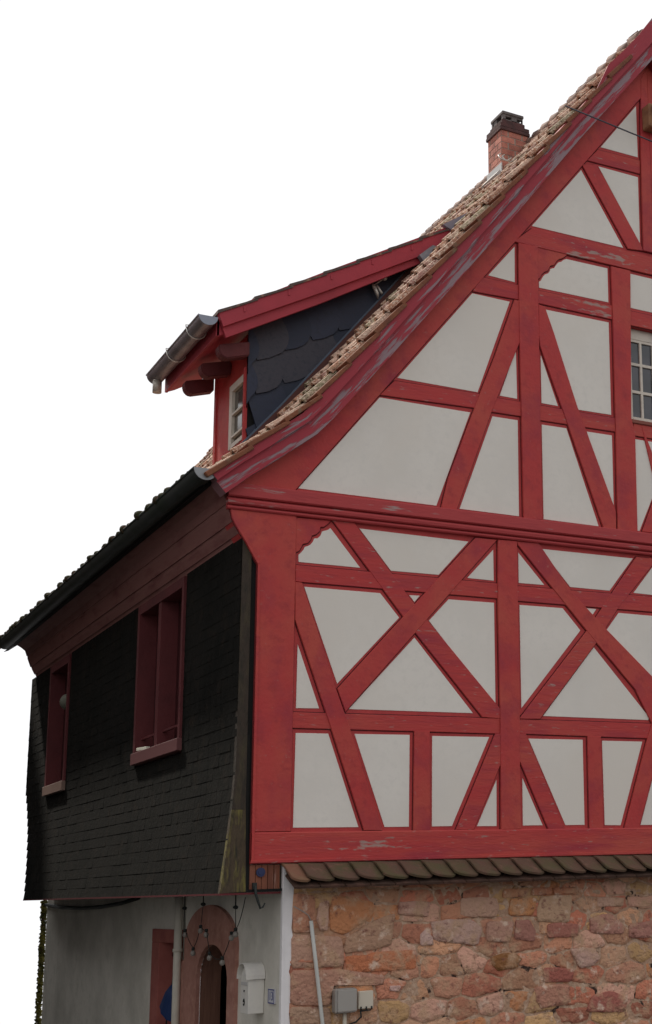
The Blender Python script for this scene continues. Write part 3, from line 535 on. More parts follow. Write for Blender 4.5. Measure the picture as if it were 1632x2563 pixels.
bm = NB(); box(bm, (-.006, DY0 + .05, 4.80), (.02, DY1, 4.97)); link('fascia', bm, M_dred, dm)
for y in (1.39, 1.95, 2.50):
    bm = NB(); extr(bm, [(.05, 4.70), (.075, 4.655), (.12, 4.635), (.338, 4.70), (.338, 4.84), (.05, 4.76)], 'y', y, y + .12); bmesh.ops.bevel(bm, geom=bm.edges[:], offset=.01, segments=2, affect='EDGES'); link('rafter_tail', bm, M_winred, dm)  # darkened red again: the shade under the dormer eaves is coloured in
# front wall with window
bm = NB()
box(bm, (.345, 1.985, 3.75), (.42, 2.46, 4.95)); box(bm, (.3449, 1.505, 4.57), (.42, 1.985, 4.95)); box(bm, (.3448, 1.505, 3.75), (.42, 1.985, 3.93))
box(bm, (.33, 2.40, 3.75), (.36, 2.462, 4.9)); box(bm, (.325, 1.497, 3.8), (.36, 1.525, 4.62)); box(bm, (.42, 1.6, 3.7), (2.2, 2.44, 4.6)); link('front_wall', bm, M_red, dm)
dw = empty('window', (.34, 1.76, 4.0)); dw.parent = dm; dw.matrix_parent_inverse = Matrix.Translation((-.34, -1.5, -3.9))
bm = NB(); xo, xi = .334, .375
for a, b in (((1.89, 3.93), (1.975, 4.57)), ((1.53, 4.50), (1.89, 4.57)), ((1.53, 3.93), (1.89, 3.97)), ((1.526, 3.93), (1.545, 4.57)), ((1.545, 4.255), (1.89, 4.275)), ((1.545, 4.03), (1.89, 4.05))): box(bm, (xo + random.uniform(0, .002), a[0], a[1]), (xi, b[0], b[1]))
link('window_frame', bm, M_white, dm); bpy.data.objects.remove(dw)
bm = NB(); box(bm, (.365, 1.54, 3.95), (.37, 1.9, 4.52)); link('window_pane', bm, mat('dormer_glass', (.07, .06, .05), .12, spec=.7), dm)
# slate cheek
cy = 1.5
M_ch = mat('cheek_slate', (.05, .055, .07), .55, [(22, 5, (.026, .032, .05), .5, .75)], (14, .35, .01), attr='tone')
bm = NB(); extr(bm, [(.345, 3.7), (.345, 4.93), (2.1, 5.99), (2.5, 6.1), (2.3, 5.6)], 'y', cy + .012, cy + .1); link('cheek_backing', bm, M_dark, dm)
bm = NB(); tones = []; rr = random.Random(12)
ca, sa = math.cos(math.radians(29)), math.sin(math.radians(29)); NR = 9
base = Vector((.345, 4.93))
for r in range(NR):
    v0 = -.29 * (r + 1) + .02
    for j in range(12):
        u0 = -.16 * (r % 2) + j * .31 - .35; w, h = .40 + rr.uniform(-.03, .05), .37
        pts = [(0, h), (0, .02)]; 
        for k in range(7):
            t = math.pi / 2 * k / 6; pts.append((w - .22 + .22 * math.sin(t), .22 - .22 * math.cos(t)) if k else (w * .3, 0))
        pts.append((w, h)); y = cy - .003 * (NR - r) - .0016 * (12 - j) * 0 - .002 * (j % 2)
        q = []
        for (a, b) in pts:
            u = u0 + a; v = v0 + b; X = base.x + u * ca - v * sa; Z = base.y + u * sa + v * ca
            q.append((X, Z))
        cx = sum(p[0] for p in q) / len(q)
        if max(p[0] for p in q) < .36 or cx > 2.6: continue
        q = [(max(.345, X), Z) for X, Z in q]
        t = rr.random(); tn = (.052, .052, .070) if (r == 1 and 0 < j < 3) or (r == 0 and j == 1) or t > .95 else (.020 + .014 * t, .028 + .014 * t, .052 + .024 * t)
        f0 = len(bm.faces)
        vs = [bm.verts.new((X, y - .004 - .006 * (1 if i < 2 or i == len(q) - 1 else 0) * 0, Z)) for i, (X, Z) in enumerate(q)]
        ws = [bm.verts.new((X, y + .006, Z)) for X, Z in q]
        # slates lean: their lower edge stands proud
        for vv, (a, b) in zip(vs, pts): vv.co.y -= .018 * (1 - b / h) + .008 * (a / w)
        bm.faces.new(vs); tones.append(tn)
        for i in range(len(q)): bm.faces.new((vs[i], vs[(i + 1) % len(q)], ws[(i + 1) % len(q)], ws[i])); tones.append(tuple(c * .6 for c in tn))
me = bpy.data.meshes.new('slate_cheek'); bm.to_mesh(me); bm.free(); me.materials.append(M_ch)
o = bpy.data.objects.new('slate_cheek', me); COL.objects.link(o); o.parent = dm; o.matrix_parent_inverse = Matrix.Translation((-.34, -1.5, -3.9)); setcol(o, lambda i, p: tones[i])
# abutment flashing and board along the foot of the cheek
bm = NB()
Pf = [(x, ztile(x) + .02) for x in (.3, .664, 1.4, 2.0, 2.4)]
extr(bm, Pf + [(x, z + .075) for x, z in Pf[::-1]], 'y', cy - .10, cy - .02); link('abutment_board', bm, mat('brown_board', (.10, .04, .035), .8), dm)
bm = NB(); extr(bm, [(x, z + .076) for x, z in Pf] + [(x, z + .10) for x, z in Pf[::-1]], 'y', cy - .07, cy - .018); link('flashing', bm, mat('blue_lead', (.10, .13, .18), .5), dm)
bm = NB(); extr(bm, [(1.97, 5.99), (2.12, 6.13), (2.22, 6.12), (2.05, 5.9)], 'y', 1.18, 1.24); link('flashing', bm, M_lead, dm)
bm = NB(); extr(bm, [(2.24, 6.39), (2.62, 6.66), (2.50, 6.44), (2.36, 6.34)], 'y', 1.19, 1.25); link('flashing', bm, mat('violet_lead', (.22, .21, .27), .5), dm)
bm = NB(); tube(bm, [(1.585, 1.46, 5.70), (1.575, 1.40, 5.66), (1.60, 1.38, 5.58), (1.63, 1.42, 5.54)], [.008, .020, .020, .008], 8); tube(bm, [(1.63, 1.46, 5.70), (1.62, 1.41, 5.66), (1.66, 1.39, 5.59)], [.007, .014, .012], 8)
tube(bm, [(1.61, 1.46, 5.70), (1.68, 1.43, 5.76)], .007, 6); ball(bm, (1.70, 1.42, 5.775), .026)
link('roof_hook', bm, M_bright, dm)

# ================================================================ CHIMNEY
ch = empty('chimney', (3.78, 2.65, 7.9)); ch.parent = house; ch.matrix_parent_inverse = Matrix.Translation((0, 0, 2.4))
cx0, cx1, cy0, cy1 = 3.60, 3.955, 2.46, 2.80
M_br = mat('chimney_brick', (.40, .16, .11), .85, [(9, 4, (.30, .11, .09), .45, .7)], (40, .5, .01), attr='tone'); M_mo = mat('chimney_mortar', (.36, .30, .26), .9)
bm = NB(); tones = []; z = 7.75; k = 0; rr = random.Random(4)
while z < 8.44:
    for fc in range(2):
        L0, L1 = (cx0, cx1) if fc == 0 else (cy0, cy1); p = L0 - (.0 if k % 2 else .09)
        while p < L1 - .01:
            a, b = max(L0, p), min(L1, p + .175); v = rr.uniform(.75, 1.2); n0 = len(bm.faces)
            if b - a > .02:
                if fc == 0: box(bm, (a + .003, cy0 - .004, z + .004), (b - .006, cy0 + .02, z + .072))
                else: box(bm, (cx0 - .004, a + .003, z + .004), (cx0 + .02, b - .006, z + .072))
            tones += [(.52 * v, .21 * v, .16 * v)] * (len(bm.faces) - n0); p += .185
    z += .079; k += 1
me = bpy.data.meshes.new('bricks'); bm.to_mesh(me); bm.free(); me.materials.append(M_br)
o = bpy.data.objects.new('bricks', me); COL.objects.link(o); o.parent = ch; o.matrix_parent_inverse = Matrix.Translation((-3.78, -2.65, -7.9)); setcol(o, lambda i, p: tones[i])
bm = NB(); box(bm, (cx0, cy0, 7.6), (cx1, cy1, 8.455)); link('shaft', bm, M_mo, ch)
M_cr = mat('sooty_brick', (.10, .045, .045), .85, [(9, 4, (.05, .03, .03), .4, .7)], (30, .5, .01))
bm = NB(); box(bm, (cx0 - .022, cy0 - .022, 8.452), (cx1 + .02, cy1 + .02, 8.495), bev=.006); box(bm, (cx0 - .015, cy0 - .015, 8.50), (cx1 + .012, cy1 + .01, 8.545)); box(bm, (cx0 + .01, cy0 - .005, 8.545), (cx1 - .04, cy1 - .03, 8.60), bev=.006); link('crown', bm, M_cr, ch)
bm = NB(); M_con = mat('grey_concrete', (.17, .15, .15), .8, [(8, 4, (.10, .09, .09), .4, .7)])
a0, a1, b0, b1 = cx0 + .03, cx1 - .06, cy0 + .01, cy1 - .04
for (xa, xb) in ((a0, a0 + .035), (a0 + .115, a0 + .185), (a0 + .26, a1)):
    for y in (b0, b1 - .04): box(bm, (xa, y, 8.60), (xb, y + .04, 8.675))
for y in (b0, b1 - .04): box(bm, (a0 + .002, y + .002, 8.655), (a1 - .002, y + .038, 8.674))
for ya in (b0 + .16,): box(bm, (a0, ya, 8.60), (a0 + .04, ya + .07, 8.675)); box(bm, (a1 - .04, ya, 8.60), (a1, ya + .07, 8.675))
box(bm, (a0, b0, 8.60), (a1, b1, 8.615)); box(bm, (a0 - .01, b0 - .01, 8.675), (a1 + .01, b1 + .01, 8.715), bev=.006); box(bm, (a0 + .06, (b0 + b1) / 2 - .02, 8.615), (a1 - .06, (b0 + b1) / 2, 8.675)); link('cowl', bm, M_con, ch)
bm = NB()
box(bm, (cx0 - .012, cy0 - .012, 7.80), (cx0 + .0, cy1 + .02, 8.03)); box(bm, (cx0 - .09, cy0 - .02, 7.86), (cx0 - .012, cy1 + .03, 7.90), rot=Matrix.Rotation(-.9, 3, 'Y')); link('flashing', bm, mat('pale_lead', (.50, .50, .50), .5), ch)
bm = NB()
for dx in (0, .05):
    tube(bm, [(3.50 + dx, 2.30, 8.04), (3.45 + dx, 2.26, 7.99), (3.46 + dx, 2.22, 7.93), (3.52 + dx, 2.18, 7.90), (3.56 + dx, 2.14, 7.93)], .009, 6)
link('roof_hook', bm, mat('dull_steel', (.5, .48, .45), .45, metal=.3), ch)

# ================================================================ GROUND FLOOR
SX = .265
def sp(P, mi=0): return [(SX, y, z) for y, z in P]
bm = NB()
arch = [(1.69 + .445 * math.cos(t), -.95 + .304 * math.sin(t)) for t in [math.pi * k / 14 for k in range(15)]]
face(bm, sp([(0, -.2), (1.245, -.2), (1.245, -2.9), (0, -2.9)]))
face(bm, sp([(1.245, -.2), (2.135, -.2)] + arch))
face(bm, sp([(2.135, -.2), (2.85, -.2), (2.85, -2.9), (2.135, -2.9)])); face(bm, sp([(2.85, -.2), (3.45, -.2), (3.45, -.66), (2.85, -.66)])); face(bm, sp([(2.85, -1.95), (3.45, -1.95), (3.45, -2.9), (2.85, -2.9)]))
face(bm, sp([(3.45, -.2), (9.03, -.2), (9.03, -2.9), (3.45, -2.9)]))
face(bm, [(SX, 9.03, -.2), (2, 9.03, -.2), (2, 9.03, -2.9), (SX, 9.03, -2.9)]); face(bm, [(SX, 8.40, -.19), (2, 8.4, -.19), (2, 9.03, -.19), (SX, 9.03, -.19)])
link('side_wall', bm, M_side, house)
# plastered corner return with a ragged edge against the stone
bm = NB(); rr = random.Random(2); edge = []; z = -.02
while z > -2.9: edge.append((.338 + rr.uniform(-.018, .022), z)); z -= rr.uniform(.04, .12)
edge = [(.268, -.006), (.30, -.10)] + [e for e in edge if e[1] < -.16]
gprism(bm, [(SX - .003, -2.9), (SX - .003, -.005)] + edge + [(.34, -2.9)], .03, -.016, .004); link('corner_plaster', bm, mat('lilac_plaster', (.80, .78, .80), .9, [(2, 5, (.70, .68, .70), .45, .7)], (22, .4, .01)), house)

def cut(poly, p, n):
    out = []
    for i in range(len(poly)):
        a, b = poly[i], poly[(i + 1) % len(poly)]; da = (a[0] - p[0]) * n[0] + (a[1] - p[1]) * n[1]; db = (b[0] - p[0]) * n[0] + (b[1] - p[1]) * n[1]
        if da <= 0: out.append(a)
        if (da < 0 < db) or (db < 0 < da): t = da / (da - db); out.append((a[0] + (b[0] - a[0]) * t, a[1] + (b[1] - a[1]) * t))
    return out
rr = random.Random(21); seeds = []; z = -.10; row = 0
while z > -2.95:
    h = rr.uniform(.10, .21); x = .30 + rr.uniform(0, .15)
    while x < 8.1:
        wd = rr.uniform(.14, .42) if h < .15 else rr.uniform(.16, .50)
        seeds.append((x + wd / 2, (z - h / 2 + rr.uniform(-.03, .03)) * 1.75)); x += wd
    z -= h; row += 1
stones = []
for i, s0 in enumerate(seeds):
    P = [(s0[0] - .4, s0[1] - .5), (s0[0] + .4, s0[1] - .5), (s0[0] + .4, s0[1] + .5), (s0[0] - .4, s0[1] + .5)]
    for j, s1 in enumerate(seeds):
        if i != j and abs(s1[0] - s0[0]) < .8 and abs(s1[1] - s0[1]) < .9:
            P = cut(P, ((s0[0] + s1[0]) / 2, (s0[1] + s1[1]) / 2), (s1[0] - s0[0], s1[1] - s0[1]))
            if len(P) < 3: break
    if len(P) >= 3: stones.append([(x, z / 1.75) for x, z in P])
def rough(P, step=.03, amp=.008, sd=0):
    out = []
    for i in range(len(P)):
        a, b = Vector(P[i]), Vector(P[(i + 1) % len(P)]); n = max(1, int((b - a).length / step)); d = (b - a)
        nn = Vector((-d.y, d.x)).normalized() if d.length > 0 else Vector((0, 0))
        for k in range(n):
            q = a.lerp(b, k / n); q = q + Vector((noise.noise(Vector((q.x * 18, q.y * 18, sd))), noise.noise(Vector((q.x * 18, q.y * 18, sd + 9))))) * amp
            out.append((q.x, q.y))
    return out
def corner_round(P, r=.2):
    out = []
    for i in range(len(P)):
        a, b, c = Vector(P[i - 1]), Vector(P[i]), Vector(P[(i + 1) % len(P)]); out.append(tuple(b.lerp(a, r))); out.append(tuple(b.lerp(c, r)))
    return out
PAL = [(a_ * 1.03, g_ * .87, b_ * .71) for a_, g_, b_ in [(.44, .24, .18), (.38, .19, .15), (.48, .30, .22), (.42, .22, .17), (.50, .34, .27), (.34, .15, .12), (.50, .33, .30), (.46, .33, .20), (.40, .17, .13), (.45, .26, .21), (.40, .25, .19), (.47, .24, .14)]]
bm = NB(); tones = []
def stone(P, y, col, sd):
    A_ = abs(sum(P[i][0] * P[(i + 1) % len(P)][1] - P[(i + 1) % len(P)][0] * P[i][1] for i in range(len(P)))) / 2
    if A_ < .0012: return
    P = [(max(p[0], .325), min(p[1], -.14)) for p in P]
    cx = sum(p[0] for p in P) / len(P); cz = sum(p[1] for p in P) / len(P); n = len(P)
    rings = []
    for (k, dy) in ((1.0, .03), (1.0, -.003), (.965, -.008), (.62, -.010), (.3, -.011)):
        rings.append([bm.verts.new((cx + (x - cx) * k, y + dy + (.011 * noise.noise(Vector((x * k * 9, z_ * k * 9, sd))) if k < 1 else 0), cz + (z_ - cz) * k)) for x, z_ in P])
    for a, b in zip(rings, rings[1:]):
        for k in range(n): bm.faces.new((a[k], a[(k + 1) % n], b[(k + 1) % n], b[k])).smooth = True; tones.append(col)
    bm.faces.new(rings[-1]); tones.append(col)
for i, P in enumerate(stones):
    cx = sum(p[0] for p in P) / len(P); cz = sum(p[1] for p in P) / len(P)
    if cx < .3 or cx > 7.7: continue
    sh = .012 if rr.random() < .7 else .024
    v = rr.uniform(.78, 1.2); c = rr.choice(PAL); c = tuple(a * v * 1.35 for a in c)
    P2 = offs(P, sh * .5)
    stone(rough(corner_round(P2, .08), .025, .013, sd=i), -.004 + rr.uniform(-.006, .006), c, i)
for i, (P, c) in enumerate(HERO):
    stone(rough(corner_round(P, .10), .03, .006, 50 + i), -.018 - .002 * (i % 3), (c[0] * 1.12, c[1] * 1.0, c[2] * 1.0), 99 + i)
me = bpy.data.meshes.new('stone_wall'); bm.to_mesh(me); bm.free()
M_stone = mat('rubble_sandstone', (.4, .2, .15), .9, [(6, 7, (.54, .34, .22), .48, .66), (8, 7, (.72, .53, .42), .57, .68), (17, 6, (.24, .10, .075), .57, .72)], (30, .9, .03), attr='tone')
me.materials.append(M_stone)
o = bpy.data.objects.new('stone_wall', me); COL.objects.link(o); o.parent = house; o.matrix_parent_inverse = Matrix.Translation((0, 0, 2.4)); setcol(o, lambda i, p: tones[i])
bm = NB(); nx_, nz_ = 190, 44
gv = [[bm.verts.new((.315 + (7.72 - .315) * i / nx_, -.007 + .012 * noise.noise(Vector((i * .9, j * .9, 1))), -.12 - 2.8 * j / nz_)) for i in range(nx_ + 1)] for j in range(nz_ + 1)]
for j in range(nz_):
    for i in range(nx_): bm.faces.new((gv[j][i], gv[j][i + 1], gv[j + 1][i + 1], gv[j + 1][i]))
link('mortar', bm, mat('lime_mortar', (.46, .29, .20), .95, [(12, 6, (.60, .43, .32), .48, .62), (5, 6, (.05, .03, .025), .58, .62)], (35, 1.0, .02)), house, smooth=True)

# pent row of tiles over the stone
M_sk = mat('mossy_skirt_tile', (.12, .068, .048), .9, [(4, 5, (.095, .078, .038), .45, .65), (9, 5, (.20, .10, .075), .58, .75), (16, 5, (.09, .07, .05), .55, .75)], (30, .7, .012))
M_sk0 = mat('orange_end_tile', (.21, .10, .065), .9, [(6, 5, (.20, .12, .07), .45, .7)], (30, .6, .01))
def skirt(x, w, mt, first=False, lower=False):
    bm = NB(); Lp = .30; a = Vector((0, -.272, -.150)) ; n = Vector((0, -.48, .877)); y0 = .0; z0 = .010
    na, nl = 9, 7; g = []
    for k in range(na + 1):
        s_ = k / na; u = s_ * w
        # bottom edge is rounded: left corner full, right corner cut back
        cutb = 1 - .13 * (max(0, abs(s_ - .5) * 2) ** 3)
        lift = .030 * (1 - s_) ** 1.5 + .004 * math.sin(s_ * 3.1)
        if first: lift = .02 * (1 - s_)
        col = []
        for q in range(nl + 1):
            t = q / nl * cutb * (1.0 if not lower else 1.10); y = y0 + a.y * t; zz = z0 + a.z * t + n.z * (lift * min(1, t * 3) - (.022 if lower else 0)); y += n.y * lift * min(1, t * 3)
            col.append((x + u + (-.07 * (1 - t) * 0), y, zz))
        g.append(col)
    T = [[bm.verts.new(p) for p in c] for c in g]; Bt = [[bm.verts.new((p[0], p[1] + .006, p[2] - .016)) for p in c] for c in g]
    for i in range(na):
        for j in range(nl):
            bm.faces.new((T[i][j], T[i][j + 1], T[i + 1][j + 1], T[i + 1][j])).smooth = True; bm.faces.new((Bt[i][j], Bt[i + 1][j], Bt[i + 1][j + 1], Bt[i][j + 1]))
        bm.faces.new((T[i][nl], Bt[i][nl], Bt[i + 1][nl], T[i + 1][nl]))
    for j in range(nl): bm.faces.new((T[0][j], Bt[0][j], Bt[0][j + 1], T[0][j + 1])); bm.faces.new((T[na][j], T[na][j + 1], Bt[na][j + 1], Bt[na][j]))
    return link('skirt_tile', bm, mt, house)
skirt(.246, .16, M_sk0, True)
x = .375; i = 0
while x < 7.6:
    skirt(x, .226, M_sk)
    x += .2085; i += 1
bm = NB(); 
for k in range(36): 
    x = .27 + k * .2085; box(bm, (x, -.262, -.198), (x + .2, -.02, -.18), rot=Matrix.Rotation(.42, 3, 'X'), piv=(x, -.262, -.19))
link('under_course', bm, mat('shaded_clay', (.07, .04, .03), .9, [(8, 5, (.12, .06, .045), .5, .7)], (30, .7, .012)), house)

# arched sandstone doorway in the side wall
dr = empty('doorway', (SX, 1.7, -2.4)); dr.parent = house; dr.matrix_parent_inverse = Matrix.Translation((0, 0, 2.4))
bm = NB(); N_ = 20
outer = [(1.8 + .75 * math.cos(t), -.66 + .35 * math.sin(t)) for t in [math.pi * k / N_ for k in range(N_ + 1)]]; inner = [(1.69 + .445 * math.cos(t), -.95 + .304 * math.sin(t)) for t in [math.pi * k / N_ for k in range(N_ + 1)]]
outer = [(1.05, -2.9)] if 0 else outer
ring_o = [(2.55 * 0 + 1.05, -2.9)][:0] + outer; xo = SX - .035
def quad(a, b, c, d): face(bm, [a, b, c, d])
O = [(1.05 + 1.5, -2.9)] ; 
op = [(2.55, -2.9)][:0]
seq_o = [(2.55, -2.9)] + outer + [(1.05, -2.9)]; seq_i = [(2.135, -2.9)] + inner + [(1.245, -2.9)]
for k in range(len(seq_o) - 1):
    a, b, c, d = seq_o[k], seq_o[k + 1], seq_i[k + 1], seq_i[k]
    quad((xo, *a), (xo, *b), (xo, *c), (xo, *d)); quad((xo, *a), (xo, *b), (SX + .01, *b), (SX + .01, *a)); quad((xo, *d), (xo, *c), (SX + .0, *c), (SX + .0, *d))
box(bm, (xo + .004, 2.548, -2.9), (SX + .01, 2.67, -.80), bev=.02)
link('stone_surround', bm, M_sand, dr)
bm = NB()
for a_, c_ in zip(seq_i, seq_i[1:]): face(bm, [(SX + .0005, *a_), (SX + .0005, *c_), (SX + .185, *c_), (SX + .185, *a_)])
link('reveal', bm, mat('brown_reveal', (.20, .10, .07), .85, [(4, 5, (.13, .06, .045), .42, .7)], (18, .5, .01), stretch=(3, 1, .3)), dr)
bm = NB()
for k in range(6): box(bm, (SX + .19 + k * .1, 1.20, -2.8), (SX + .285 + k * .1, 1.24, -.7), bev=.004)
link('door_leaf', bm, M_wood, dr)
bm = NB(); box(bm, (SX + .9, .9, -2.9), (SX + .92, 2.5, -.3)); box(bm, (SX + .19, .9, -2.9), (SX + .9, .92, -.3)); box(bm, (SX + .19, 2.5, -2.9), (SX + .92, 2.52, -.3)); box(bm, (SX + .19, .92, -.32), (SX + .9, 2.5, -.3)); box(bm, (SX + .02, 2.14, -2.9), (SX + .19, 2.16, -.5)); link('dark_passage', bm, M_dark, dr)
# side ground floor window
gw = empty('window', (SX, 3.2, -2)); gw.parent = house; gw.matrix_parent_inverse = Matrix.Translation((0, 0, 2.4))
bm = NB(); M_ws = mat('painted_stone_frame', (.40, .13, .11), .8, [(5, 4, (.30, .09, .08), .42, .7)], (25, .3, .01))
for a, b in (((2.72, -.66), (3.72, -.535)), ((3.45, -1.95), (3.72, -.661)), ((2.72, -1.95), (2.85, -.661)), ((2.68, -2.1), (3.76, -1.951))): box(bm, (SX - .025, a[0], a[1]), (SX + .17, b[0], b[1]), bev=.004)
link('frame', bm, M_ws, gw)
bm = NB(); box(bm, (SX + .15, 2.8, -1.95), (SX + .16, 3.5, -.6)); box(bm, (SX + .10, 2.85, -.80), (SX + .149, 3.45, -.765)); link('shutter', bm, mat('dark_red_shutter', (.12, .04, .035), .7), gw)
# pipe
bm = NB(); tube(bm, [(.20, 2.66, -.215), (.20, 2.655, -1.2), (.20, 2.65, -2.9)], .036, 12)
for z in (-.7, -1.9): tube(bm, [(.20, 2.66, z), (.20, 2.66, z - .03)], .044, 12)
link('downpipe', bm, mat('pale_pipe', (.60, .57, .50), .6, [(4, 3, (.50, .47, .42), .4, .7)]), house)

# ================================================================ THINGS ON AND BY THE HOUSE
# mailbox
mb = empty('mailbox', (.13, .475, -1.15), label='white metal letter box with a hooded roof on the side wall beside the arched doorway', cat='letter box')
M_mb = mat('mailbox_enamel', (.72, .70, .66), .45, [(6, 3, (.64, .62, .60), .45, .7)])
bx0, bx1, by0, by1, bz0, bz1 = .135, .262, .382, .575, -1.148, -.862
bm = NB(); extr(bm, [(by0, bz0), (by1, bz0), (by1, bz1), ((by0 + by1) / 2, bz1 + .095), (by0, bz1)], 'x', bx0, bx1); bmesh.ops.bevel(bm, geom=bm.edges[:], offset=.004, segments=1, affect='EDGES'); link('body', bm, M_mb, mb)
bm = NB(); ym = (by0 + by1) / 2; arc = [(ym - .118 * math.cos(t), bz1 - .022 + .125 * math.sin(t) ** .9 * 1.0) for t in [math.pi * k / 14 for k in range(15)]]
arc2 = [(ym - .112 * math.cos(t), bz1 - .022 + .119 * math.sin(t) ** .9) for t in [math.pi * k / 14 for k in range(15)]]
extr(bm, arc + arc2[::-1], 'x', bx0 - .028, bx1); link('hood', bm, M_mb, mb)
bm = NB(); box(bm, (bx0 - .005, by0 + .02, -.985 + .055), (bx0 - .0005, by1 - .02, -.905), bev=.001); link('slot_flap', bm, mat('mailbox_flap', (.55, .54, .54), .45), mb)
bm = NB(); tube(bm, [(bx0 - .006, ym, -.975), (bx0, ym, -.975)], .009, 10); tube(bm, [(bx0 - .004, ym + .012 * math.cos(t), -1.06 + .025 * math.sin(t)) for t in [2 * math.pi * k / 12 for k in range(12)]], .004, 5); link('lock', bm, M_iron, mb)
# house number
hn = empty('house_number_sign', (.258, .178, -1.0), label='white enamel number plate 13 with blue border, right of the letter box', cat='house number')
bm = NB(); box(bm, (.250, .108, -1.065), (.264, .250, -.955), bev=.002); link('plate', bm, mat('enamel_white', (.55, .55, .60), .35), hn)
bm = NB(); M_bl = mat('enamel_blue', (.04, .05, .22), .35)
for a, b in (((.108, -.964), (.250, -.955)), ((.108, -1.065), (.250, -1.056)), ((.108, -1.056), (.116, -.964)), ((.242, -1.056), (.250, -.964))): box(bm, (.2475, *a), (.2495, *b))
link('border', bm, M_bl, hn)
cu = bpy.data.curves.new('digits', 'FONT'); cu.body = '13'; cu.size = .095; cu.extrude = .001; cu.align_x = 'CENTER'; cu.align_y = 'CENTER'
to = bpy.data.objects.new('digits', cu); COL.objects.link(to); to.rotation_euler = (math.radians(90), 0, math.radians(-90)); to.location = (.2485, .179, -1.011)
bpy.context.view_layer.update(); dep = bpy.context.evaluated_depsgraph_get(); me = bpy.data.meshes.new_from_object(to.evaluated_get(dep)); mw = to.matrix_world.copy(); bpy.data.objects.remove(to)
me.transform(mw); me.materials.clear(); me.materials.append(M_bl); o = bpy.data.objects.new('digits', me); COL.objects.link(o); o.parent = hn; o.matrix_parent_inverse = Matrix.Translation(-hn.location)
# string of bulbs
sl = empty('string_light', (.1, 1.2, -.3), label='string of white bulbs on a dark cord hanging in front of the arched doorway', cat='string lights')
bulbs = [(2.07, -.563), (1.60, -.523), (1.43, -.554), (.63, -.539), (.735, -.568), (1.806, -.716), (1.32, -.741), (.962, -.77)]
hooks = [(2.11, -.332), (1.545, -.299), (.647, -.326)]
bm = NB(); X = .10
def sagp(a, b, s, n=8): return [(X, a[0] + (b[0] - a[0]) * t, a[1] + (b[1] - a[1]) * t - s * 4 * t * (1 - t)) for t in [k / n for k in range(n + 1)]]
for a, b, s in ((hooks[0], (2.07, -.52), .0), ((2.07, -.52), (1.806, -.67), .02), ((1.806, -.67), (1.60, -.48), .03), ((1.60, -.48), (1.43, -.51), .02), ((1.43, -.51), (1.32, -.70), .01), ((1.32, -.70), (.962, -.73), .03), ((.962, -.73), (.735, -.525), .02), ((.735, -.525), (.63, -.50), .005), ((.63, -.50), (.40, -.25), .04), (hooks[1], (1.60, -.48), .01), (hooks[2], (.63, -.50), .0)): tube(bm, sagp(a, b, s), .0035, 5)
for h in hooks: tube(bm, [(X, h[0], -.225), (X, *h)], .005, 6); ball(bm, (X, h[0], h[1]), .022, sz=.7); tube(bm, [(X, h[0] - .04, h[1] - .01), (X, h[0] + .04, h[1] - .005)], .006, 5)
link('cord', bm, M_iron, sl)
M_bulb = mat('opal_bulb', (.25, .23, .21), .4)
for (y, z) in bulbs:
    bm = NB(); ball(bm, (X, y, z), .022, sz=1.15); b = link('bulb', bm, M_bulb, sl)
    bm = NB(); tube(bm, [(X, y, z + .024), (X, y, z + .05)], .014, 8); link('socket', bm, M_iron, b)
# iron hook
bm = NB(); box(bm, (.02, -.03, -.19), (.05, .0, -.14)); tube(bm, [(.035, -.03, -.165), (.04, -.04, -.23), (.06, -.04, -.29), (.075, -.045, -.335), (.095, -.045, -.325), (.11, -.05, -.295)], [.012, .011, .010, .009, .007, .005], 7)
tag(link('iron_hook', bm, M_iron), 'dark iron hook hanging from the jetty corner above the letter box', 'hook')
bm = NB(); tube(bm, [(.085, -.012, -.062), (.085, .003, -.062)], .035, 16); tube(bm, [(.085, -.016, -.062), (.085, -.012, -.062)], .02, 12)
tag(link('round_badge', bm, mat('navy_blue', (.03, .04, .11), .6)), 'small dark blue round disc nailed to the planks under the corner post', 'disc')
# blue umbrella in the side window
um = empty('umbrella', (.235, 3.0, -1.3), label='dark blue umbrella leaning in the red framed ground floor window of the side wall', cat='umbrella')
bm = NB(); ap = Vector((.235, 2.92, -1.02)); ax = Vector((0, .40, -.9)).normalized(); u_ = Vector((1, 0, 0)); v_ = ax.cross(u_)
ring = []
for k in range(32):
    t = 2 * math.pi * k / 32; r_ = .19 * (1 - .10 * abs(math.sin(t * 4))); ring.append(ap + ax * .30 + (u_ * math.cos(t) * .35 + v_ * math.sin(t)) * r_)
mid_ = [ap + ax * .13 + ((q - ap - ax * .30) * .62) for q in ring]
A_ = bm.verts.new(ap); Rm = [bm.verts.new(q) for q in mid_]; Rr = [bm.verts.new(q) for q in ring]
for k in range(32): bm.faces.new((A_, Rm[k], Rm[(k + 1) % 32])).smooth = True; bm.faces.new((Rm[k], Rr[k], Rr[(k + 1) % 32], Rm[(k + 1) % 32])).smooth = True
link('canopy', bm, mat('navy_fabric', (.014, .035, .12), .7), um)
bm = NB(); tube(bm, [ap - ax * .05, ap + ax * .62], .007, 6); link('shaft', bm, M_iron, um)
# sagging hose under the jetty
bm = NB(); tube(bm, [(.235, 9.0, -.29), (.235, 8.0, -.325), (.235, 6.9, -.335), (.235, 5.9, -.32), (.235, 5.0, -.285), (.235, 4.3, -.235)], .022, 8)
tag(link('sagging_hose', bm, M_iron), 'dark hose sagging along the plastered side wall under the slate jetty', 'hose')
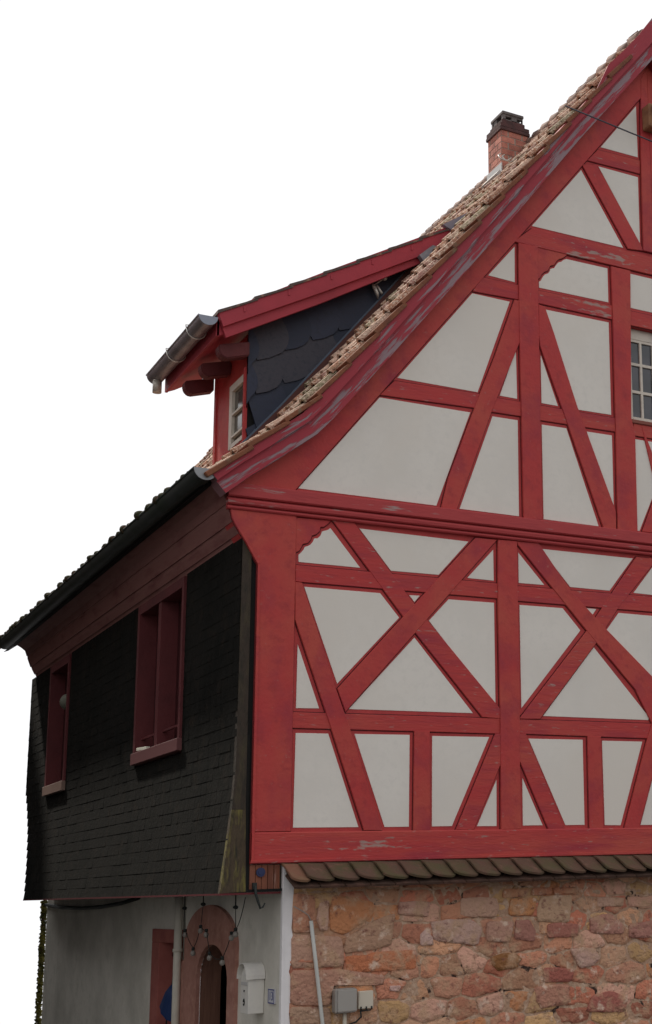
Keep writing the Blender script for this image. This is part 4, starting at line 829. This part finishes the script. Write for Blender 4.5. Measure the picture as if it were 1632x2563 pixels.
# conduit, meter boxes
bm = NB(); tube(bm, [(.482, -.045, -.445), (.530, -.045, -.80), (.588, -.045, -1.235), (.70, -.05, -2.1), (.78, -.05, -2.75)], .0155, 10); co = link('conduit_pipe', bm, mat('grey_conduit', (.55, .56, .54), .5)); tag(co, 'thin pale grey pipe leaning down the stone wall from under the tile skirt', 'pipe')
bm = NB(); tube(bm, [(.482, -.045, -.445), (.46, -.04, -.40), (.40, -.035, -.36), (.345, -.03, -.33)], .005, 6); link('wire', bm, mat('thin_wire', (.36, .30, .27), .7), co)
eb = empty('meter_box', (.755, -.02, -1.165), label='larger grey junction box with a glossy lid, left of the cream box', cat='junction box')
bm = NB(); box(bm, (.668, -.105, -1.158), (.842, -.015, -.972), bev=.012); link('body', bm, mat('grey_plastic', (.30, .28, .26), .28, spec=.6), eb)
bm = NB(); box(bm, (.682, -.116, -1.150), (.842, -.104, -.978), bev=.008); link('lid', bm, mat('grey_lid', (.36, .34, .32), .16, spec=.8), eb)
bm = NB(); tube(bm, [(.765, -.05, -1.158), (.770, -.04, -1.5), (.78, -.04, -2.6)], .016, 8); link('feed_pipe', bm, mat('cream_pipe', (.55, .50, .42), .5), eb)
fb = empty('junction_box', (.94, -.02, -1.15), label='smaller cream socket box with three black cable ends, right of the grey box', cat='junction box')
bm = NB(); box(bm, (.873, -.065, -1.142), (1.0, -.015, -1.005), bev=.006); link('body', bm, mat('cream_plastic', (.62, .56, .47), .4), fb)
bm = NB()
for x in (.893, .937, .982): tube(bm, [(x, -.07, -1.122), (x, -.07, -1.148)], .006, 6)
tube(bm, [(.893, -.06, -1.15), (.90, -.055, -1.20), (.86, -.05, -1.235), (.80, -.05, -1.25), (.775, -.05, -1.32)], .007, 6); tube(bm, [(.90, -.06, -1.155), (.98, -.06, -1.152)], .006, 6)
link('cables', bm, M_iron, fb)
# overhead wire
bm = NB(); a = Vector((2.90, -.19, 7.21)); d = Vector((.70, -.40, -.342))
tube(bm, [a + d * t + Vector((0, 0, .004 * t * (t - 8))) for t in [k * .8 for k in range(0, 16)]], .0075, 6)
tag(link('overhead_wire', bm, mat('black_cable', (.06, .06, .08), .6)), 'thin dark wire running from the roof edge across the upper gable', 'wire')

# ================================================================ SURROUNDINGS
bm = NB(); n = 60; xs = [-260 + 520 * i / n for i in range(n + 1)]; ys = [-250 + 8.6 * j for j in range(n + 1)]
ys = sorted(set(ys + [-2, 0, 2, 4, 6, 8, 9, 10, 12, 15, 20]))
def gz(x, y):
    z = -2.4 if y > -1 else -2.4 + .055 * min(-1 - y, 10)
    if y > 9.2: z -= .22 * (y - 9.2)
    if x < -8: z -= .05 * (-8 - x)
    return z
g = [[bm.verts.new((x, y, gz(x, y))) for x in xs] for y in ys]
for j in range(len(ys) - 1):
    for i in range(n): bm.faces.new((g[j][i], g[j][i + 1], g[j + 1][i + 1], g[j + 1][i]))
tag(link('ground', bm, mat('cobbled_yard', (.07, .066, .06), .9, [(.6, 4, (.05, .047, .042), .4, .7), (9, 5, (.10, .094, .085), .5, .7)], (6, .8, .05))), kind='structure')
# ivy on the far corner
iv = empty('ivy', (.25, 9.0, -2.4), label='yellow-green ivy climbing the far corner of the plastered side wall', cat='ivy')
bm = NB(); rr = random.Random(8)
for k in range(1100):
    c = Vector((rr.uniform(.205, .264), rr.uniform(9.035, 9.12), rr.uniform(-1.95, -.23))); s = rr.uniform(.012, .024); R_ = Matrix.Rotation(rr.uniform(-1, 1), 3, 'X') @ Matrix.Rotation(rr.uniform(-.8, .8), 3, 'Z') @ Matrix.Rotation(rr.uniform(0, 6), 3, 'Y')
    face(bm, [c + R_ @ Vector(p) * s for p in ((0, 0, -1), (.7, .1, -.5), (1, 0, .3), (.4, .1, .4), (0, 0, 1.1), (-.5, .1, .4), (-1, 0, .2), (-.7, .1, -.5))])
link('leaves', bm, mat('ivy_leaf', (.22, .19, .035), .7, [(9, 4, (.05, .055, .02), .4, .65)]), iv)
bm = NB(); tube(bm, [(.24, 9.08, -2.5), (.235, 9.07, -1.8), (.245, 9.08, -1.2), (.23, 9.07, -.7), (.24, 9.08, -.26)], .012, 6); link('stem', bm, M_wood, iv)

# unseen house and lane-closing wing, added on the left to shade the slate side
nb = empty('added_shade_house', (-7, 4, -2.6), label='plain rendered house added unseen across the lane to shade the slate wall', cat='house')
M_nb = mat('dull_render', (.09, .08, .07), .9, [(1, 4, (.07, .063, .055), .4, .7)])
bm = NB(); box(bm, (-11, .8, -3.6), (-4.8, 17, 4.4)); box(bm, (-4.79, 11.6, -6), (-.45, 17, 4.4)); link('wall', bm, M_nb, nb)
bm = NB(); extr(bm, [(-11.4, 4.3), (-4.4, 4.3), (-8, 8.4)], 'y', .5, 17.3); extr(bm, [(11.3, 4.31), (17.2, 4.31), (14.3, 8.3)], 'x', -8, -.42); link('roof', bm, mat('shade_house_tiles', (.14, .07, .05), .85), nb)
for y in (2.0, 5.0, 8.0):
    for z in (-1.2, 1.2):
        bm = NB(); box(bm, (-4.8, y, z), (-4.76, y + .9, z + 1.2)); wf = link('window', bm, M_white, nb)
        bm = NB(); box(bm, (-4.758, y + .08, z + .08), (-4.755, y + .82, z + 1.12)); link('pane', bm, M_glass, wf)
